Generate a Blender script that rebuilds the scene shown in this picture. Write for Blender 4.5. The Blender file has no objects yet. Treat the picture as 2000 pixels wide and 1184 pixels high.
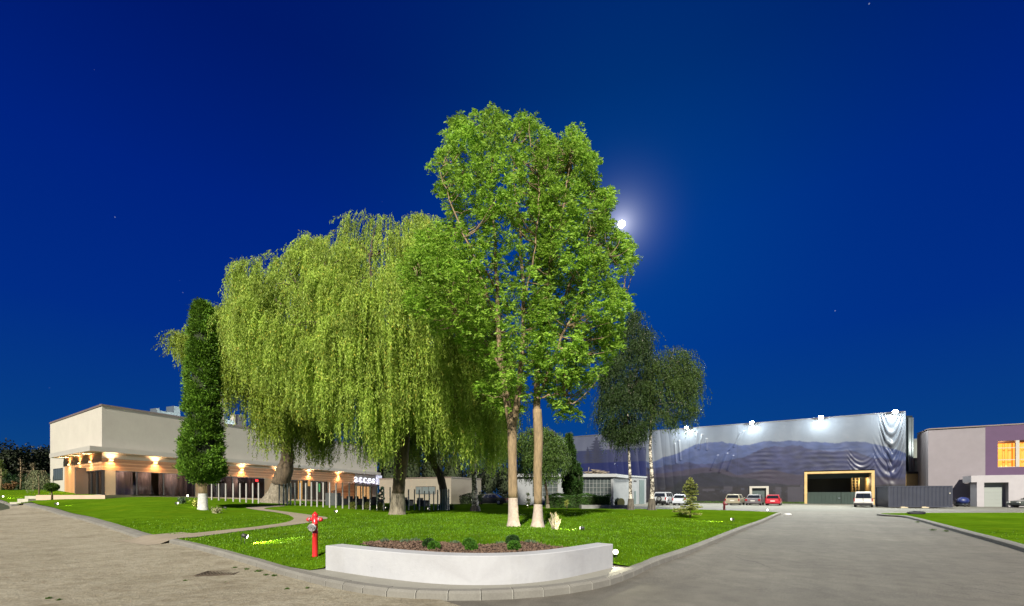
import bpy, bmesh, math, random
import numpy as np
from math import sin, cos, pi, radians, sqrt
from mathutils import Vector, Matrix, geometry

# ------------------------------------------------------------------ camera, world, sun, exposure
sc = bpy.context.scene
COL = sc.collection
CAMH, HOR, CX, F = 1.6, 966.0, 1000.0, 850.0
cd = bpy.data.cameras.new('camera'); cam = bpy.data.objects.new('camera', cd); COL.objects.link(cam)
cam.location = (0, 0, CAMH); cam.rotation_euler = (radians(90), 0, 0)
cd.sensor_width = 36; cd.lens = 36*F/2000; cd.shift_y = (HOR-592)/2000
cd.clip_start = .1; cd.clip_end = 3000
sc.camera = cam
sc.view_settings.view_transform = 'Standard'
try: sc.view_settings.look = 'None'
except Exception: pass
sc.view_settings.exposure = 0.9; sc.view_settings.gamma = 1
sc.cycles.max_bounces = 6; sc.cycles.transparent_max_bounces = 12
sc.cycles.diffuse_bounces = 3; sc.cycles.glossy_bounces = 2; sc.cycles.transmission_bounces = 4
sc.cycles.sample_clamp_indirect = 4
sc.cycles.use_denoising = True

def pxdir(px, py):
    v = Vector(((px-CX)/F, 1, (HOR-py)/F)); return v.normalized()
MOON = pxdir(1214, 438)

w = bpy.data.worlds.new('World'); sc.world = w; w.use_nodes = True
nt = w.node_tree; N = nt.nodes; L = nt.links
for n in list(N): N.remove(n)
def nd(t, **k):
    n = N.new(t)
    for a, b in k.items(): setattr(n, a, b)
    return n
out = nd('ShaderNodeOutputWorld'); bg = nd('ShaderNodeBackground'); L.new(bg.outputs[0], out.inputs[0])
tc = nd('ShaderNodeTexCoord'); sep = nd('ShaderNodeSeparateXYZ'); L.new(tc.outputs['Generated'], sep.inputs[0])
ramp = nd('ShaderNodeValToRGB'); L.new(sep.outputs[2], ramp.inputs[0])
el = ramp.color_ramp.elements
el[0].position = 0.0; el[0].color = (.006, .070, .235, 1)
el[1].position = 1.0; el[1].color = (.0, .006, .11, 1)
for p, c in ((.12, (.002, .048, .24)), (.30, (.0003, .026, .242)), (.5, (.0, .0165, .215)), (.68, (.0, .009, .142))):
    e = el.new(p); e.color = c+(1,)
# halo round the moon
dot = nd('ShaderNodeVectorMath', operation='DOT_PRODUCT'); L.new(tc.outputs['Generated'], dot.inputs[0]); dot.inputs[1].default_value = MOON
def mth(op, a, b=None):
    n = nd('ShaderNodeMath', operation=op)
    for i, v in enumerate((a, b)):
        if v is None: continue
        if isinstance(v, (int, float)): n.inputs[i].default_value = v
        else: L.new(v, n.inputs[i])
    return n.outputs[0]
d1 = mth('SUBTRACT', 1.0, dot.outputs['Value'])
g1 = mth('MULTIPLY', mth('EXPONENT', mth('MULTIPLY', d1, -420)), .09)
g2 = mth('MULTIPLY', mth('EXPONENT', mth('MULTIPLY', mth('SQRT', mth('MAXIMUM', d1, 0)), -80)), .9)
g3 = mth('MULTIPLY', mth('EXPONENT', mth('MULTIPLY', d1, -16)), 1.0)
def colmul(val, col):
    n = nd('ShaderNodeVectorMath', operation='SCALE'); n.inputs[0].default_value = col; L.new(val, n.inputs['Scale']); return n.outputs[0]
def vadd(a, b):
    n = nd('ShaderNodeVectorMath', operation='ADD'); L.new(a, n.inputs[0]); L.new(b, n.inputs[1]); return n.outputs[0]
# stars
vor = nd('ShaderNodeTexVoronoi'); vor.inputs['Scale'].default_value = 46; L.new(tc.outputs['Generated'], vor.inputs['Vector'])
sepc = nd('ShaderNodeSeparateXYZ'); L.new(vor.outputs['Color'], sepc.inputs[0])
st = mth('MULTIPLY', mth('LESS_THAN', vor.outputs['Distance'], .040), mth('MULTIPLY', mth('GREATER_THAN', sepc.outputs[0], .915), mth('MULTIPLY', sepc.outputs[1], .28)))
tot = vadd(ramp.outputs[0], colmul(g1, (.42, .50, .62)))
tot = vadd(tot, colmul(g2, (.9, .9, 1.0)))
tot = vadd(tot, colmul(g3, (.0, .030, .055)))
tot = vadd(tot, colmul(st, (.8, .9, 1.0)))
L.new(tot, bg.inputs[0]); bg.inputs[1].default_value = .53

SUN_AZ, SUN_EL = 9.0, 35.0      # the yard's high lamps stand behind the camera, slightly left
sl = bpy.data.lights.new('sun', 'SUN'); so = bpy.data.objects.new('sun', sl); COL.objects.link(so)
sl.energy = 5.0; sl.angle = radians(2.5); sl.color = (1, .94, .79)
dv = Vector((sin(radians(SUN_AZ))*cos(radians(SUN_EL)), cos(radians(SUN_AZ))*cos(radians(SUN_EL)), -sin(radians(SUN_EL))))
so.rotation_euler = dv.to_track_quat('-Z', 'Y').to_euler()

rnd = random.Random(7); nr = np.random.default_rng(11)

# ------------------------------------------------------------------ terrain
ctl = []
def cp(px, py, Y, dz=0.0): ctl.append(((px-CX)/F*Y, Y, CAMH-(py-HOR)/F*Y-dz))
def cz(X, Y, z): ctl.append((X, Y, z))
for p in ((0,0,0),(-6,5,0),(6,5,0),(0,7,0),(-3,7.4,0),(2,7.6,0),(12,8,0),(-11,8,.0),(4,10.5,0),(7,14,0),(11.4,20.9,0),(16,27,0),(22,36,0),(25,30,0),(15,20,0),(22,18,0),(-6,9.7,0),
          (24,40,0.02),(40,32,0),(30,-12,0),(-30,-12,.1),(0,-20,0),(-16,8,.05),(60,38,.05),(90,38,.1),(60,10,0),(45,48,.06),(55,54,.1),(80,55,.1),(40,60,.17),(25,64,.2),(12,62,.2),
          (100,100,.2),(60,80,.2),(20,90,.2),(-10,90,.3),(-40,110,1.2),(-90,90,2.4),(-90,45,2.1),(-70,20,1.6),(-50,8,.8),(-80,-20,.8),(28,64,.2),(44,66,.2),(150,60,.2),(-150,60,2.6)): cz(*p)
cp(275,1053,15.5); cp(45,990,28.5); cp(0,990,30.5); cp(150,1018,20.7)
for p in ((640,1110,8.75),(616,1088,9.6),(890,1057,10.5),(740,1060,10.3),(1060,1062,10.1),(1200,1100,8.9),(1003,1029,16.9),(1083,1034,16),
          (776,1005,25),(928,998,30),(1232,996,35),(1272,996,35),(1348,1012,26.8),(1500,1002.5,33),(1237,993,42),(1465,996,40),(396,998,26),
          (545,984,36),(640,988,35),(762,996,33),(880,996,33),(920,985,52),(1130,994,44),(275,1047,15.9),(200,1000,24),(320,985,25.5),(250,976,30),
          (160,974,31),(110,971,31),(450,1010,22),(400,1030,18),(575,1012,21),(480,992,28),(60,968,34),(10,958,46),(90,957,45),(0,973,34),
          (205,968,36.5),(96,956,46.4),(480,975,48.5),(637,979,60),(735,982,69),(870,985,60),(1090,1003,27),(1180,1003,27),(1000,1005,27)): cp(p[0],p[1],p[2],.12)
ctl = np.array(ctl)
_c = 2.2
def _ker(a, b): return np.sqrt(((a[:, None, :]-b[None, :, :])**2).sum(2)+_c*_c)
_A = _ker(ctl[:, :2], ctl[:, :2]) + np.eye(len(ctl))*-.25
_w = np.linalg.solve(_A, ctl[:, 2]-.4)
def Tn(XY):
    XY = np.atleast_2d(XY); r = np.empty(len(XY))
    for i in range(0, len(XY), 4000): r[i:i+4000] = _ker(XY[i:i+4000], ctl[:, :2])@_w+.4
    r = np.clip(r, -.05, 2.7)
    # keep the roadway by the planter flat
    g = np.exp(-(np.maximum(0, np.hypot(XY[:, 0]*.8, XY[:, 1]-4)-4.3)/1.2)**2)
    r = r*(1-g)
    b = .22*np.exp(-((XY[:, 0]-3.2)/3.6)**2-((XY[:, 1]-25)/3.0)**2)
    return r+b
def T(X, Y): return float(Tn(np.array([[X, Y]]))[0])
def onT(px, py, dz=0.0):
    Ys = np.concatenate([np.arange(4, 30, .05), np.arange(30, 140, .15)])
    X = (px-CX)/F*Ys; Z = CAMH-(py-HOR)/F*Ys
    h = Tn(np.stack([X, Ys], 1))+dz
    k = np.argmax(Z <= h)
    if Z[k] > h[k]: k = len(Ys)-1
    return (float(X[k]), float(Ys[k]))
def W(px, py, Y): return Vector(((px-CX)/F*Y, Y, CAMH-(py-HOR)/F*Y))
def xw(px, Y): return (px-CX)/F*Y

# ------------------------------------------------------------------ materials
MATS = {}
def mat(name, col, rough=.7, metal=0, var=.0, vscale=4, bump=0, bscale=30, col2=None, emit=None, estr=0, spec=.5, stretch=None, detail=6, coat=0):
    if name in MATS: return MATS[name]
    m = bpy.data.materials.new(name); m.use_nodes = True; t = m.node_tree; b = t.nodes['Principled BSDF']
    b.inputs['Roughness'].default_value = rough; b.inputs['Metallic'].default_value = metal
    b.inputs['Base Color'].default_value = tuple(col)+(1,)
    b.inputs['Specular IOR Level'].default_value = spec
    if coat: b.inputs['Coat Weight'].default_value = coat
    co = t.nodes.new('ShaderNodeTexCoord'); vec = co.outputs['Object']
    if stretch:
        mp = t.nodes.new('ShaderNodeMapping'); mp.inputs['Scale'].default_value = stretch; t.links.new(vec, mp.inputs[0]); vec = mp.outputs[0]
    if var or col2:
        n = t.nodes.new('ShaderNodeTexNoise'); n.inputs['Scale'].default_value = vscale; n.inputs['Detail'].default_value = detail; n.inputs['Roughness'].default_value = .65
        t.links.new(vec, n.inputs['Vector'])
        r = t.nodes.new('ShaderNodeValToRGB'); t.links.new(n.outputs['Fac'], r.inputs[0])
        r.color_ramp.elements[0].position = .32; r.color_ramp.elements[1].position = .68
        c2 = col2 or tuple(min(1, c*(1+var)) for c in col)
        c1 = col if col2 else tuple(c*(1-var) for c in col)
        r.color_ramp.elements[0].color = tuple(c1)+(1,); r.color_ramp.elements[1].color = tuple(c2)+(1,)
        t.links.new(r.outputs[0], b.inputs['Base Color'])
    if bump:
        n2 = t.nodes.new('ShaderNodeTexNoise'); n2.inputs['Scale'].default_value = bscale; n2.inputs['Detail'].default_value = 8
        t.links.new(vec, n2.inputs['Vector'])
        bp = t.nodes.new('ShaderNodeBump'); bp.inputs['Strength'].default_value = bump; bp.inputs['Distance'].default_value = .02
        t.links.new(n2.outputs['Fac'], bp.inputs['Height']); t.links.new(bp.outputs[0], b.inputs['Normal'])
    if emit:
        b.inputs['Emission Color'].default_value = tuple(emit)+(1,); b.inputs['Emission Strength'].default_value = estr
    MATS[name] = m
    return m

def leafmat(name, c1, c2, transl=.35, yellow=None):
    if name in MATS: return MATS[name]
    m = bpy.data.materials.new(name); m.use_nodes = True; t = m.node_tree
    for n in list(t.nodes): t.nodes.remove(n)
    o = t.nodes.new('ShaderNodeOutputMaterial'); g = t.nodes.new('ShaderNodeNewGeometry')
    r = t.nodes.new('ShaderNodeValToRGB'); t.links.new(g.outputs['Random Per Island'], r.inputs[0])
    r.color_ramp.elements[0].color = c1+(1,); r.color_ramp.elements[1].color = c2+(1,)
    if yellow:
        e = r.color_ramp.elements.new(.93); e.color = c2+(1,); r.color_ramp.elements[-1].color = yellow+(1,)
    co = t.nodes.new('ShaderNodeTexCoord'); nz = t.nodes.new('ShaderNodeTexNoise'); nz.inputs['Scale'].default_value = .8; nz.inputs['Detail'].default_value = 3
    t.links.new(co.outputs['Object'], nz.inputs['Vector'])
    mr = t.nodes.new('ShaderNodeMapRange'); mr.inputs[1].default_value = .3; mr.inputs[2].default_value = .7; mr.inputs[3].default_value = .62; mr.inputs[4].default_value = 1.3
    t.links.new(nz.outputs['Fac'], mr.inputs[0])
    mx = t.nodes.new('ShaderNodeVectorMath'); mx.operation = 'SCALE'; t.links.new(r.outputs[0], mx.inputs[0]); t.links.new(mr.outputs[0], mx.inputs['Scale'])
    d = t.nodes.new('ShaderNodeBsdfPrincipled'); d.inputs['Roughness'].default_value = .55; d.inputs['Specular IOR Level'].default_value = .25
    tr = t.nodes.new('ShaderNodeBsdfTranslucent'); ms = t.nodes.new('ShaderNodeMixShader'); ms.inputs[0].default_value = transl
    t.links.new(mx.outputs[0], d.inputs['Base Color']); t.links.new(mx.outputs[0], tr.inputs[0])
    t.links.new(d.outputs[0], ms.inputs[1]); t.links.new(tr.outputs[0], ms.inputs[2]); t.links.new(ms.outputs[0], o.inputs[0])
    MATS[name] = m
    return m

# ------------------------------------------------------------------ mesh builder and object helpers
class MB:
    def __init__(s): s.v = []; s.f = []; s.sm = []
    def add(s, vs, fs, smooth=False):
        o = len(s.v); s.v.extend([tuple(v) for v in vs]); s.f.extend([tuple(i+o for i in f) for f in fs]); s.sm.extend([smooth]*len(fs)); return s
    def box(s, x0, x1, y0, y1, z0, z1):
        return s.add([(x0,y0,z0),(x1,y0,z0),(x1,y1,z0),(x0,y1,z0),(x0,y0,z1),(x1,y0,z1),(x1,y1,z1),(x0,y1,z1)],
                     [(0,3,2,1),(4,5,6,7),(0,1,5,4),(1,2,6,5),(2,3,7,6),(3,0,4,7)])
    def hexa(s, p):   # 8 points: bottom ring, top ring
        return s.add(p, [(0,3,2,1),(4,5,6,7),(0,1,5,4),(1,2,6,5),(2,3,7,6),(3,0,4,7)])
    def prism(s, ring, z0, z1, tops=None):
        n = len(ring); z1s = tops or [z1]*n
        return s.add([(x,y,z0) for x,y in ring]+[(x,y,z) for (x,y),z in zip(ring, z1s)],
                     [tuple(range(n-1,-1,-1)), tuple(range(n,2*n))]+[(i,(i+1)%n,(i+1)%n+n,i+n) for i in range(n)])
    def tube(s, pts, rad, seg=8, caps=True, smooth=True):
        pts = [Vector(p) for p in pts]
        if isinstance(rad, (int, float)): rad = [rad]*len(pts)
        vs = []; up = None
        for i, p in enumerate(pts):
            t = (pts[min(i+1,len(pts)-1)]-pts[max(i-1,0)])
            t = t.normalized() if t.length > 1e-9 else Vector((0,0,1))
            if up is None: up = t.orthogonal().normalized()
            a = (up-t*up.dot(t)); a = a.normalized() if a.length > 1e-6 else t.orthogonal().normalized(); up = a
            b = t.cross(a)
            for k in range(seg):
                th = 2*pi*k/seg; vs.append(p+(a*cos(th)+b*sin(th))*rad[i])
        fs = []
        for i in range(len(pts)-1):
            for k in range(seg):
                fs.append((i*seg+k, i*seg+(k+1)%seg, (i+1)*seg+(k+1)%seg, (i+1)*seg+k))
        o = len(s.v); s.add(vs, fs, smooth)
        if caps: s.add([], []); s.f.append(tuple(o+k for k in range(seg-1,-1,-1))); s.f.append(tuple(o+(len(pts)-1)*seg+k for k in range(seg))); s.sm += [False, False]
        return s
    def cyl(s, x, y, z0, z1, r, r2=None, seg=12): return s.tube([(x,y,z0),(x,y,z1)], [r, r if r2 is None else r2], seg)
    def lathe(s, prof, x=0, y=0, seg=16, smooth=True):
        vs = [(x+r*cos(2*pi*k/seg), y+r*sin(2*pi*k/seg), z) for r, z in prof for k in range(seg)]
        fs = [(i*seg+k, i*seg+(k+1)%seg, (i+1)*seg+(k+1)%seg, (i+1)*seg+k) for i in range(len(prof)-1) for k in range(seg)]
        return s.add(vs, fs, smooth)
    def ball(s, c, r, seg=12, rings=8, jit=0, sq=(1,1,1)):
        vs = []; R = random.Random(int(c[0]*91+c[1]*37))
        for i in range(rings+1):
            ph = pi*i/rings
            for k in range(seg):
                th = 2*pi*k/seg; q = r*(1+jit*(R.random()-.5)*(0 if i in (0,rings) else 1))
                vs.append((c[0]+q*sin(ph)*cos(th)*sq[0], c[1]+q*sin(ph)*sin(th)*sq[1], c[2]+q*cos(ph)*sq[2]))
        fs = [(i*seg+k, (i+1)*seg+k, (i+1)*seg+(k+1)%seg, i*seg+(k+1)%seg) for i in range(rings) for k in range(seg)]
        return s.add(vs, fs, True)

def tag(o, label=None, cat=None, group=None, kind=None):
    if label: o['label'] = label
    if cat: o['category'] = cat
    if group: o['group'] = group
    if kind: o['kind'] = kind
    return o
def link(name, me, m, parent=None, loc=None, **k):
    o = bpy.data.objects.new(name, me); COL.objects.link(o)
    if m is not None and not me.materials: me.materials.append(m)
    if parent is not None: o.parent = parent
    if loc is not None: o.location = loc
    return tag(o, **k)
def obj(name, mb, m, parent=None, loc=None, bevel=0, **k):
    me = bpy.data.meshes.new(name); me.from_pydata(mb.v, [], mb.f)
    me.polygons.foreach_set('use_smooth', mb.sm[:len(me.polygons)])
    me.update()
    if bevel:
        bm = bmesh.new(); bm.from_mesh(me); bmesh.ops.remove_doubles(bm, verts=bm.verts, dist=1e-5)
        es = [e for e in bm.edges if len(e.link_faces) == 2 and e.calc_face_angle(0) > .5]
        bmesh.ops.bevel(bm, geom=es, offset=bevel, segments=2, affect='EDGES', clamp_overlap=True); bm.to_mesh(me); bm.free()
    return link(name, me, m, parent, loc, **k)
def thing(name, label, cat, loc=(0,0,0), rz=0, group=None):
    o = bpy.data.objects.new(name, None); COL.objects.link(o); o.location = loc; o.rotation_euler = (0,0,rz)
    o.empty_display_size = .2
    return tag(o, label, cat, group)
def copy_tree(o, parent=None):
    c = o.copy(); COL.objects.link(c); c.parent = parent
    for ch in list(o.children): copy_tree(ch, c)
    return c
ORD = ['first','second','third','fourth','fifth','sixth','seventh','eighth','ninth','tenth','eleventh','twelfth','thirteenth','fourteenth','fifteenth','sixteenth','seventeenth','eighteenth','nineteenth','twentieth']

def quads_mesh(name, V, m, parent=None, loc=None, **k):   # V: (n,4,3)
    n = len(V); me = bpy.data.meshes.new(name)
    me.vertices.add(4*n); me.vertices.foreach_set('co', np.ascontiguousarray(V, dtype=np.float32).ravel())
    me.loops.add(4*n); me.loops.foreach_set('vertex_index', np.arange(4*n, dtype=np.int32))
    me.polygons.add(n); me.polygons.foreach_set('loop_start', np.arange(0, 4*n, 4, dtype=np.int32))
    me.update(calc_edges=True)
    return link(name, me, m, parent, loc, **k)
def norm(a): return a/np.maximum(1e-9, np.linalg.norm(a, axis=-1, keepdims=True))
def leaves(P, D, ln, wd, rng=nr):    # diamond leaves: base P, direction D, lengths, widths
    n = len(P); D = norm(D); R = norm(np.cross(D, rng.normal(size=(n,3))))
    ln = np.broadcast_to(ln, (n,))[:, None]; wd = np.broadcast_to(wd, (n,))[:, None]
    Nn = np.cross(D, R)
    mid = P+D*ln*.45+Nn*ln*.06
    return np.stack([P, mid+R*wd*.5, P+D*ln, mid-R*wd*.5], 1)

def sheet(name, poly, step, dz, m, kind='structure', zfun=None, extra=None, **k):
    # a sheet of ground inside a plan polygon, following the terrain
    b = []
    for i in range(len(poly)):
        p, q = poly[i], poly[(i+1) % len(poly)]; d = math.hypot(q[0]-p[0], q[1]-p[1]); n = max(1, int(d/step))
        for j in range(n): b.append((p[0]+(q[0]-p[0])*j/n, p[1]+(q[1]-p[1])*j/n))
    A = np.array(b); x0, y0 = A.min(0); x1, y1 = A.max(0)
    gx, gy = np.meshgrid(np.arange(x0+step/2, x1, step), np.arange(y0+step/2, y1, step)); G = np.stack([gx.ravel(), gy.ravel()], 1)
    ins, dist = inpoly(A, G); G = G[ins & (dist > step*.35)]
    vs = [Vector(p) for p in b]+[Vector((float(p[0]), float(p[1]))) for p in G]
    r = geometry.delaunay_2d_cdt(vs, [(i, (i+1) % len(b)) for i in range(len(b))], [], 1, 1e-5)
    V2 = np.array([(v.x, v.y) for v in r[0]]); Z = (Tn(V2) if zfun is None else zfun(V2))+dz
    me = bpy.data.meshes.new(name); me.from_pydata([(float(a), float(c), float(z)) for (a, c), z in zip(V2, Z)], [], [tuple(f) for f in r[2]])
    me.update()
    if len(me.polygons) and me.polygons[0].normal.z < 0: me.flip_normals()
    me.polygons.foreach_set('use_smooth', [True]*len(me.polygons))
    return link(name, me, m, kind=kind, **k)
def inpoly(P, Q):
    P = np.asarray(P, float); Q = np.asarray(Q, float); ins = np.zeros(len(Q), bool); dm = np.full(len(Q), 1e9)
    for i in range(len(P)):
        a, b = P[i], P[(i+1) % len(P)]
        c = (a[1] > Q[:,1]) != (b[1] > Q[:,1])
        with np.errstate(divide='ignore', invalid='ignore'):
            xs = (b[0]-a[0])*(Q[:,1]-a[1])/(b[1]-a[1]+1e-12)+a[0]
        ins ^= c & (Q[:,0] < xs)
        ab = b-a; t = np.clip(((Q-a)@ab)/max(1e-9, ab@ab), 0, 1); dm = np.minimum(dm, np.hypot(*(Q-(a+t[:,None]*ab)).T))
    return ins, dm
def spotlight(name, loc, target, power, size=70, color=(1,.95,.7), blend=.5, radius=.04, parent=None):
    l = bpy.data.lights.new(name, 'SPOT'); l.energy = power; l.spot_size = radians(size); l.spot_blend = blend; l.color = color; l.shadow_soft_size = radius
    o = bpy.data.objects.new(name, l); COL.objects.link(o); o.location = loc
    o.rotation_euler = (Vector(target)-Vector(loc)).to_track_quat('-Z', 'Y').to_euler()
    if parent: o.parent = parent
    return o
def pointlight(name, loc, power, color=(1,.95,.8), radius=.1, parent=None):
    l = bpy.data.lights.new(name, 'POINT'); l.energy = power; l.color = color; l.shadow_soft_size = radius
    o = bpy.data.objects.new(name, l); COL.objects.link(o); o.location = loc
    if parent: o.parent = parent
    return o
# ------------------------------------------------------------------ ground, roads, lawn, kerbs
def groundmat(name, layers, bumps, rough=.85, spots=None):
    """layers: list of (scale, colA, colB, lo, hi, stretch); bumps: list of (scale, strength, dist, kind)"""
    m = bpy.data.materials.new(name); m.use_nodes = True; t = m.node_tree; b = t.nodes['Principled BSDF']; b.inputs['Roughness'].default_value = rough
    b.inputs['Specular IOR Level'].default_value = .3
    co = t.nodes.new('ShaderNodeTexCoord'); cur = None
    for i, (s, a, c, lo, hi, stv) in enumerate(layers):
        mp = t.nodes.new('ShaderNodeMapping'); mp.inputs['Scale'].default_value = stv; t.links.new(co.outputs['Object'], mp.inputs[0])
        if stv != (1,1,1) and stv[1] < .5 and stv[2] == 1 and stv[0] == 1:
            m0 = t.nodes.new('ShaderNodeMapping'); m0.inputs['Rotation'].default_value = (0,0,radians(36)); t.links.new(co.outputs['Object'], m0.inputs[0]); t.links.new(m0.outputs[0], mp.inputs[0])
        n = t.nodes.new('ShaderNodeTexNoise'); n.inputs['Scale'].default_value = s; n.inputs['Detail'].default_value = 9; n.inputs['Roughness'].default_value = .62
        t.links.new(mp.outputs[0], n.inputs['Vector'])
        r = t.nodes.new('ShaderNodeValToRGB'); r.color_ramp.elements[0].position = lo; r.color_ramp.elements[1].position = hi
        r.color_ramp.elements[0].color = a+(1,); r.color_ramp.elements[1].color = c+(1,); t.links.new(n.outputs['Fac'], r.inputs[0])
        if cur is None: cur = r.outputs[0]
        else:
            mx = t.nodes.new('ShaderNodeMix'); mx.data_type = 'RGBA'; mx.blend_type = 'MULTIPLY'; mx.inputs[0].default_value = 1
            t.links.new(cur, mx.inputs[6]); t.links.new(r.outputs[0], mx.inputs[7]); cur = mx.outputs[2]
    t.links.new(cur, b.inputs['Base Color'])
    nrm = None
    for s, st, ds, kd in bumps:
        n = t.nodes.new('ShaderNodeTexVoronoi' if kd == 'v' else 'ShaderNodeTexNoise'); n.inputs['Scale'].default_value = s
        if kd != 'v': n.inputs['Detail'].default_value = 10; n.inputs['Roughness'].default_value = .7
        t.links.new(co.outputs['Object'], n.inputs['Vector'])
        bp = t.nodes.new('ShaderNodeBump'); bp.inputs['Strength'].default_value = st; bp.inputs['Distance'].default_value = ds
        t.links.new(n.outputs[0], bp.inputs['Height'])
        if nrm: t.links.new(nrm, bp.inputs['Normal'])
        nrm = bp.outputs[0]
    t.links.new(nrm, b.inputs['Normal'])
    return m
W1 = (1,1,1)
M_asph = groundmat('asphalt', [(.35,(.150,.137,.115),(.195,.180,.152),.3,.7,W1),(2.5,(.78,.78,.78),(1,1,1),.35,.6,W1),(1.3,(.84,.83,.82),(1,1,1),.35,.62,(1,.05,1)),(.25,(.82,.82,.83),(1,1,1),.4,.6,W1),(60,(.5,.5,.5),(1,1,1),.36,.62,W1)], [(45,.45,.012,'n'),(9,.05,.03,'n')])
def cracks(m, sc_, wdt, thr_, k):
    t = m.node_tree; b = t.nodes['Principled BSDF']; lk = b.inputs['Base Color'].links[0]; src = lk.from_socket
    co = t.nodes.new('ShaderNodeTexCoord'); nz = t.nodes.new('ShaderNodeTexNoise'); nz.inputs['Scale'].default_value = sc_*5; nz.inputs['Detail'].default_value = 5; t.links.new(co.outputs['Object'], nz.inputs['Vector'])
    ad = t.nodes.new('ShaderNodeVectorMath'); ad.operation = 'MULTIPLY_ADD'; t.links.new(nz.outputs['Color'], ad.inputs[0]); ad.inputs[1].default_value = (.8,.8,0); t.links.new(co.outputs['Object'], ad.inputs[2])
    v = t.nodes.new('ShaderNodeTexVoronoi'); v.feature = 'DISTANCE_TO_EDGE'; v.inputs['Scale'].default_value = sc_; t.links.new(ad.outputs[0], v.inputs['Vector'])
    lt = t.nodes.new('ShaderNodeMath'); lt.operation = 'LESS_THAN'; lt.inputs[1].default_value = wdt; t.links.new(v.outputs['Distance'], lt.inputs[0])
    n2 = t.nodes.new('ShaderNodeTexNoise'); n2.inputs['Scale'].default_value = .22; t.links.new(co.outputs['Object'], n2.inputs['Vector'])
    gt = t.nodes.new('ShaderNodeMath'); gt.operation = 'GREATER_THAN'; gt.inputs[1].default_value = thr_; t.links.new(n2.outputs[0], gt.inputs[0])
    mu = t.nodes.new('ShaderNodeMath'); mu.operation = 'MULTIPLY'; t.links.new(lt.outputs[0], mu.inputs[0]); t.links.new(gt.outputs[0], mu.inputs[1])
    m2 = t.nodes.new('ShaderNodeMath'); m2.operation = 'MULTIPLY'; m2.inputs[1].default_value = k; t.links.new(mu.outputs[0], m2.inputs[0])
    mx = t.nodes.new('ShaderNodeMix'); mx.data_type = 'RGBA'; t.links.new(m2.outputs[0], mx.inputs[0]); t.links.new(src, mx.inputs[6]); mx.inputs[7].default_value = (.02,.018,.015,1); t.links.new(mx.outputs[2], b.inputs['Base Color'])
cracks(M_asph, .30, .003, .55, .5)
M_cobb = groundmat('dusty_cobbles', [(.5,(.31,.28,.21),(.40,.365,.285),.3,.7,W1),(3.2,(.80,.77,.72),(1,1,1),.36,.58,(1,1.6,1)),(1.1,(.84,.82,.80),(1,1,1),.38,.5,W1),(28,(.66,.65,.62),(1,1,1),.28,.62,W1),(90,(.75,.75,.75),(1,1,1),.3,.7,W1)], [(9,.22,.03,'v'),(30,.8,.03,'n'),(5,.5,.08,'n')])
M_yard = groundmat('yard_concrete', [(.2,(0.09,0.0864,0.072),(0.1224,0.1188,0.1008),.3,.7,W1),(4,(.85,.85,.85),(1,1,1),.3,.7,W1)], [(20,.2,.02,'n')])
M_dirt = groundmat('dark_ground', [(.3,(.03,.045,.02),(.06,.06,.035),.3,.7,W1)], [(5,.3,.05,'n')])
M_pathc = groundmat('path_concrete', [(1.2,(0.2295,0.1913,0.1445),(0.2975,0.255,0.1997),.3,.7,W1),(30,(.8,.8,.8),(1,1,1),.3,.7,W1)], [(40,.3,.01,'n')])
M_pad = groundmat('pad_concrete', [(1.6,(0.216,0.2088,0.18),(0.2592,0.252,0.2232),.3,.7,W1),(40,(.85,.85,.85),(1,1,1),.3,.7,W1)], [(60,.2,.01,'n')])
M_kerb = groundmat('kerb_concrete', [(1.3,(0.1584,0.1512,0.1368),(0.2088,0.2016,0.18),.3,.7,W1),(35,(.8,.8,.8),(1,1,1),.3,.7,W1)], [(50,.25,.01,'n')])
M_lawn = groundmat('lawn_grass', [(.22,(.074,.148,.006),(.116,.212,.010),.3,.7,W1),(1.6,(.70,.76,.6),(1,1,1),.33,.62,W1),(.55,(1.0,1.0,1.0),(1.28,1.06,1.0),.52,.72,W1),(.8,(.82,.86,.8),(1,1,1),.35,.6,(.25,2.0,1)),(24,(.62,.68,.55),(1.0,1.0,1),.3,.66,W1)], [(60,.5,.03,'n'),(14,.3,.04,'n')], rough=.9)
_t = M_lawn.node_tree; _p = _t.nodes['Principled BSDF']; _d = _t.nodes.new('ShaderNodeBsdfDiffuse')
_t.links.new(_p.inputs['Base Color'].links[0].from_socket, _d.inputs['Color']); _t.links.new(_p.inputs['Normal'].links[0].from_socket, _d.inputs['Normal']); _t.links.new(_d.outputs[0], _t.nodes['Material Output'].inputs[0])
M_mulch = groundmat('bark_mulch', [(22,(.035,.018,.012),(.13,.075,.05),.35,.65,(1,2,1)),(60,(.5,.5,.5),(1,1,1),.3,.7,W1)], [(30,1,.06,'n')])

sheet('ground', [(-400,-60),(400,-60),(400,500),(-400,500)], 22, -.10, M_dirt)
cob = [(-60,-14),(3,-14),(1.6,2),(.2,5.2),(-1.4,6.9),(-2.4,9.2),(-5.2,12.6),(-12.6,19.3),(-22,25.8),(-33,33),(-45,40),(-80,50),(-110,44)]
sheet('cobbled_road', cob, 1.1, .016, M_cobb)
sheet('asphalt_road', [(-8,-14),(60,-14),(95,10),(95,43),(60,43),(40,43.5),(22,43),(8,43),(4,30),(2,12),(-2,9),(-6.4,11.4),(-9,8)], 1.1, 0.0, M_asph)
sheet('concrete_yard', [(6,41),(95,41),(110,60),(110,80),(40,95),(-2,95),(3,60)], 1.6, .008, M_yard)

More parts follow.
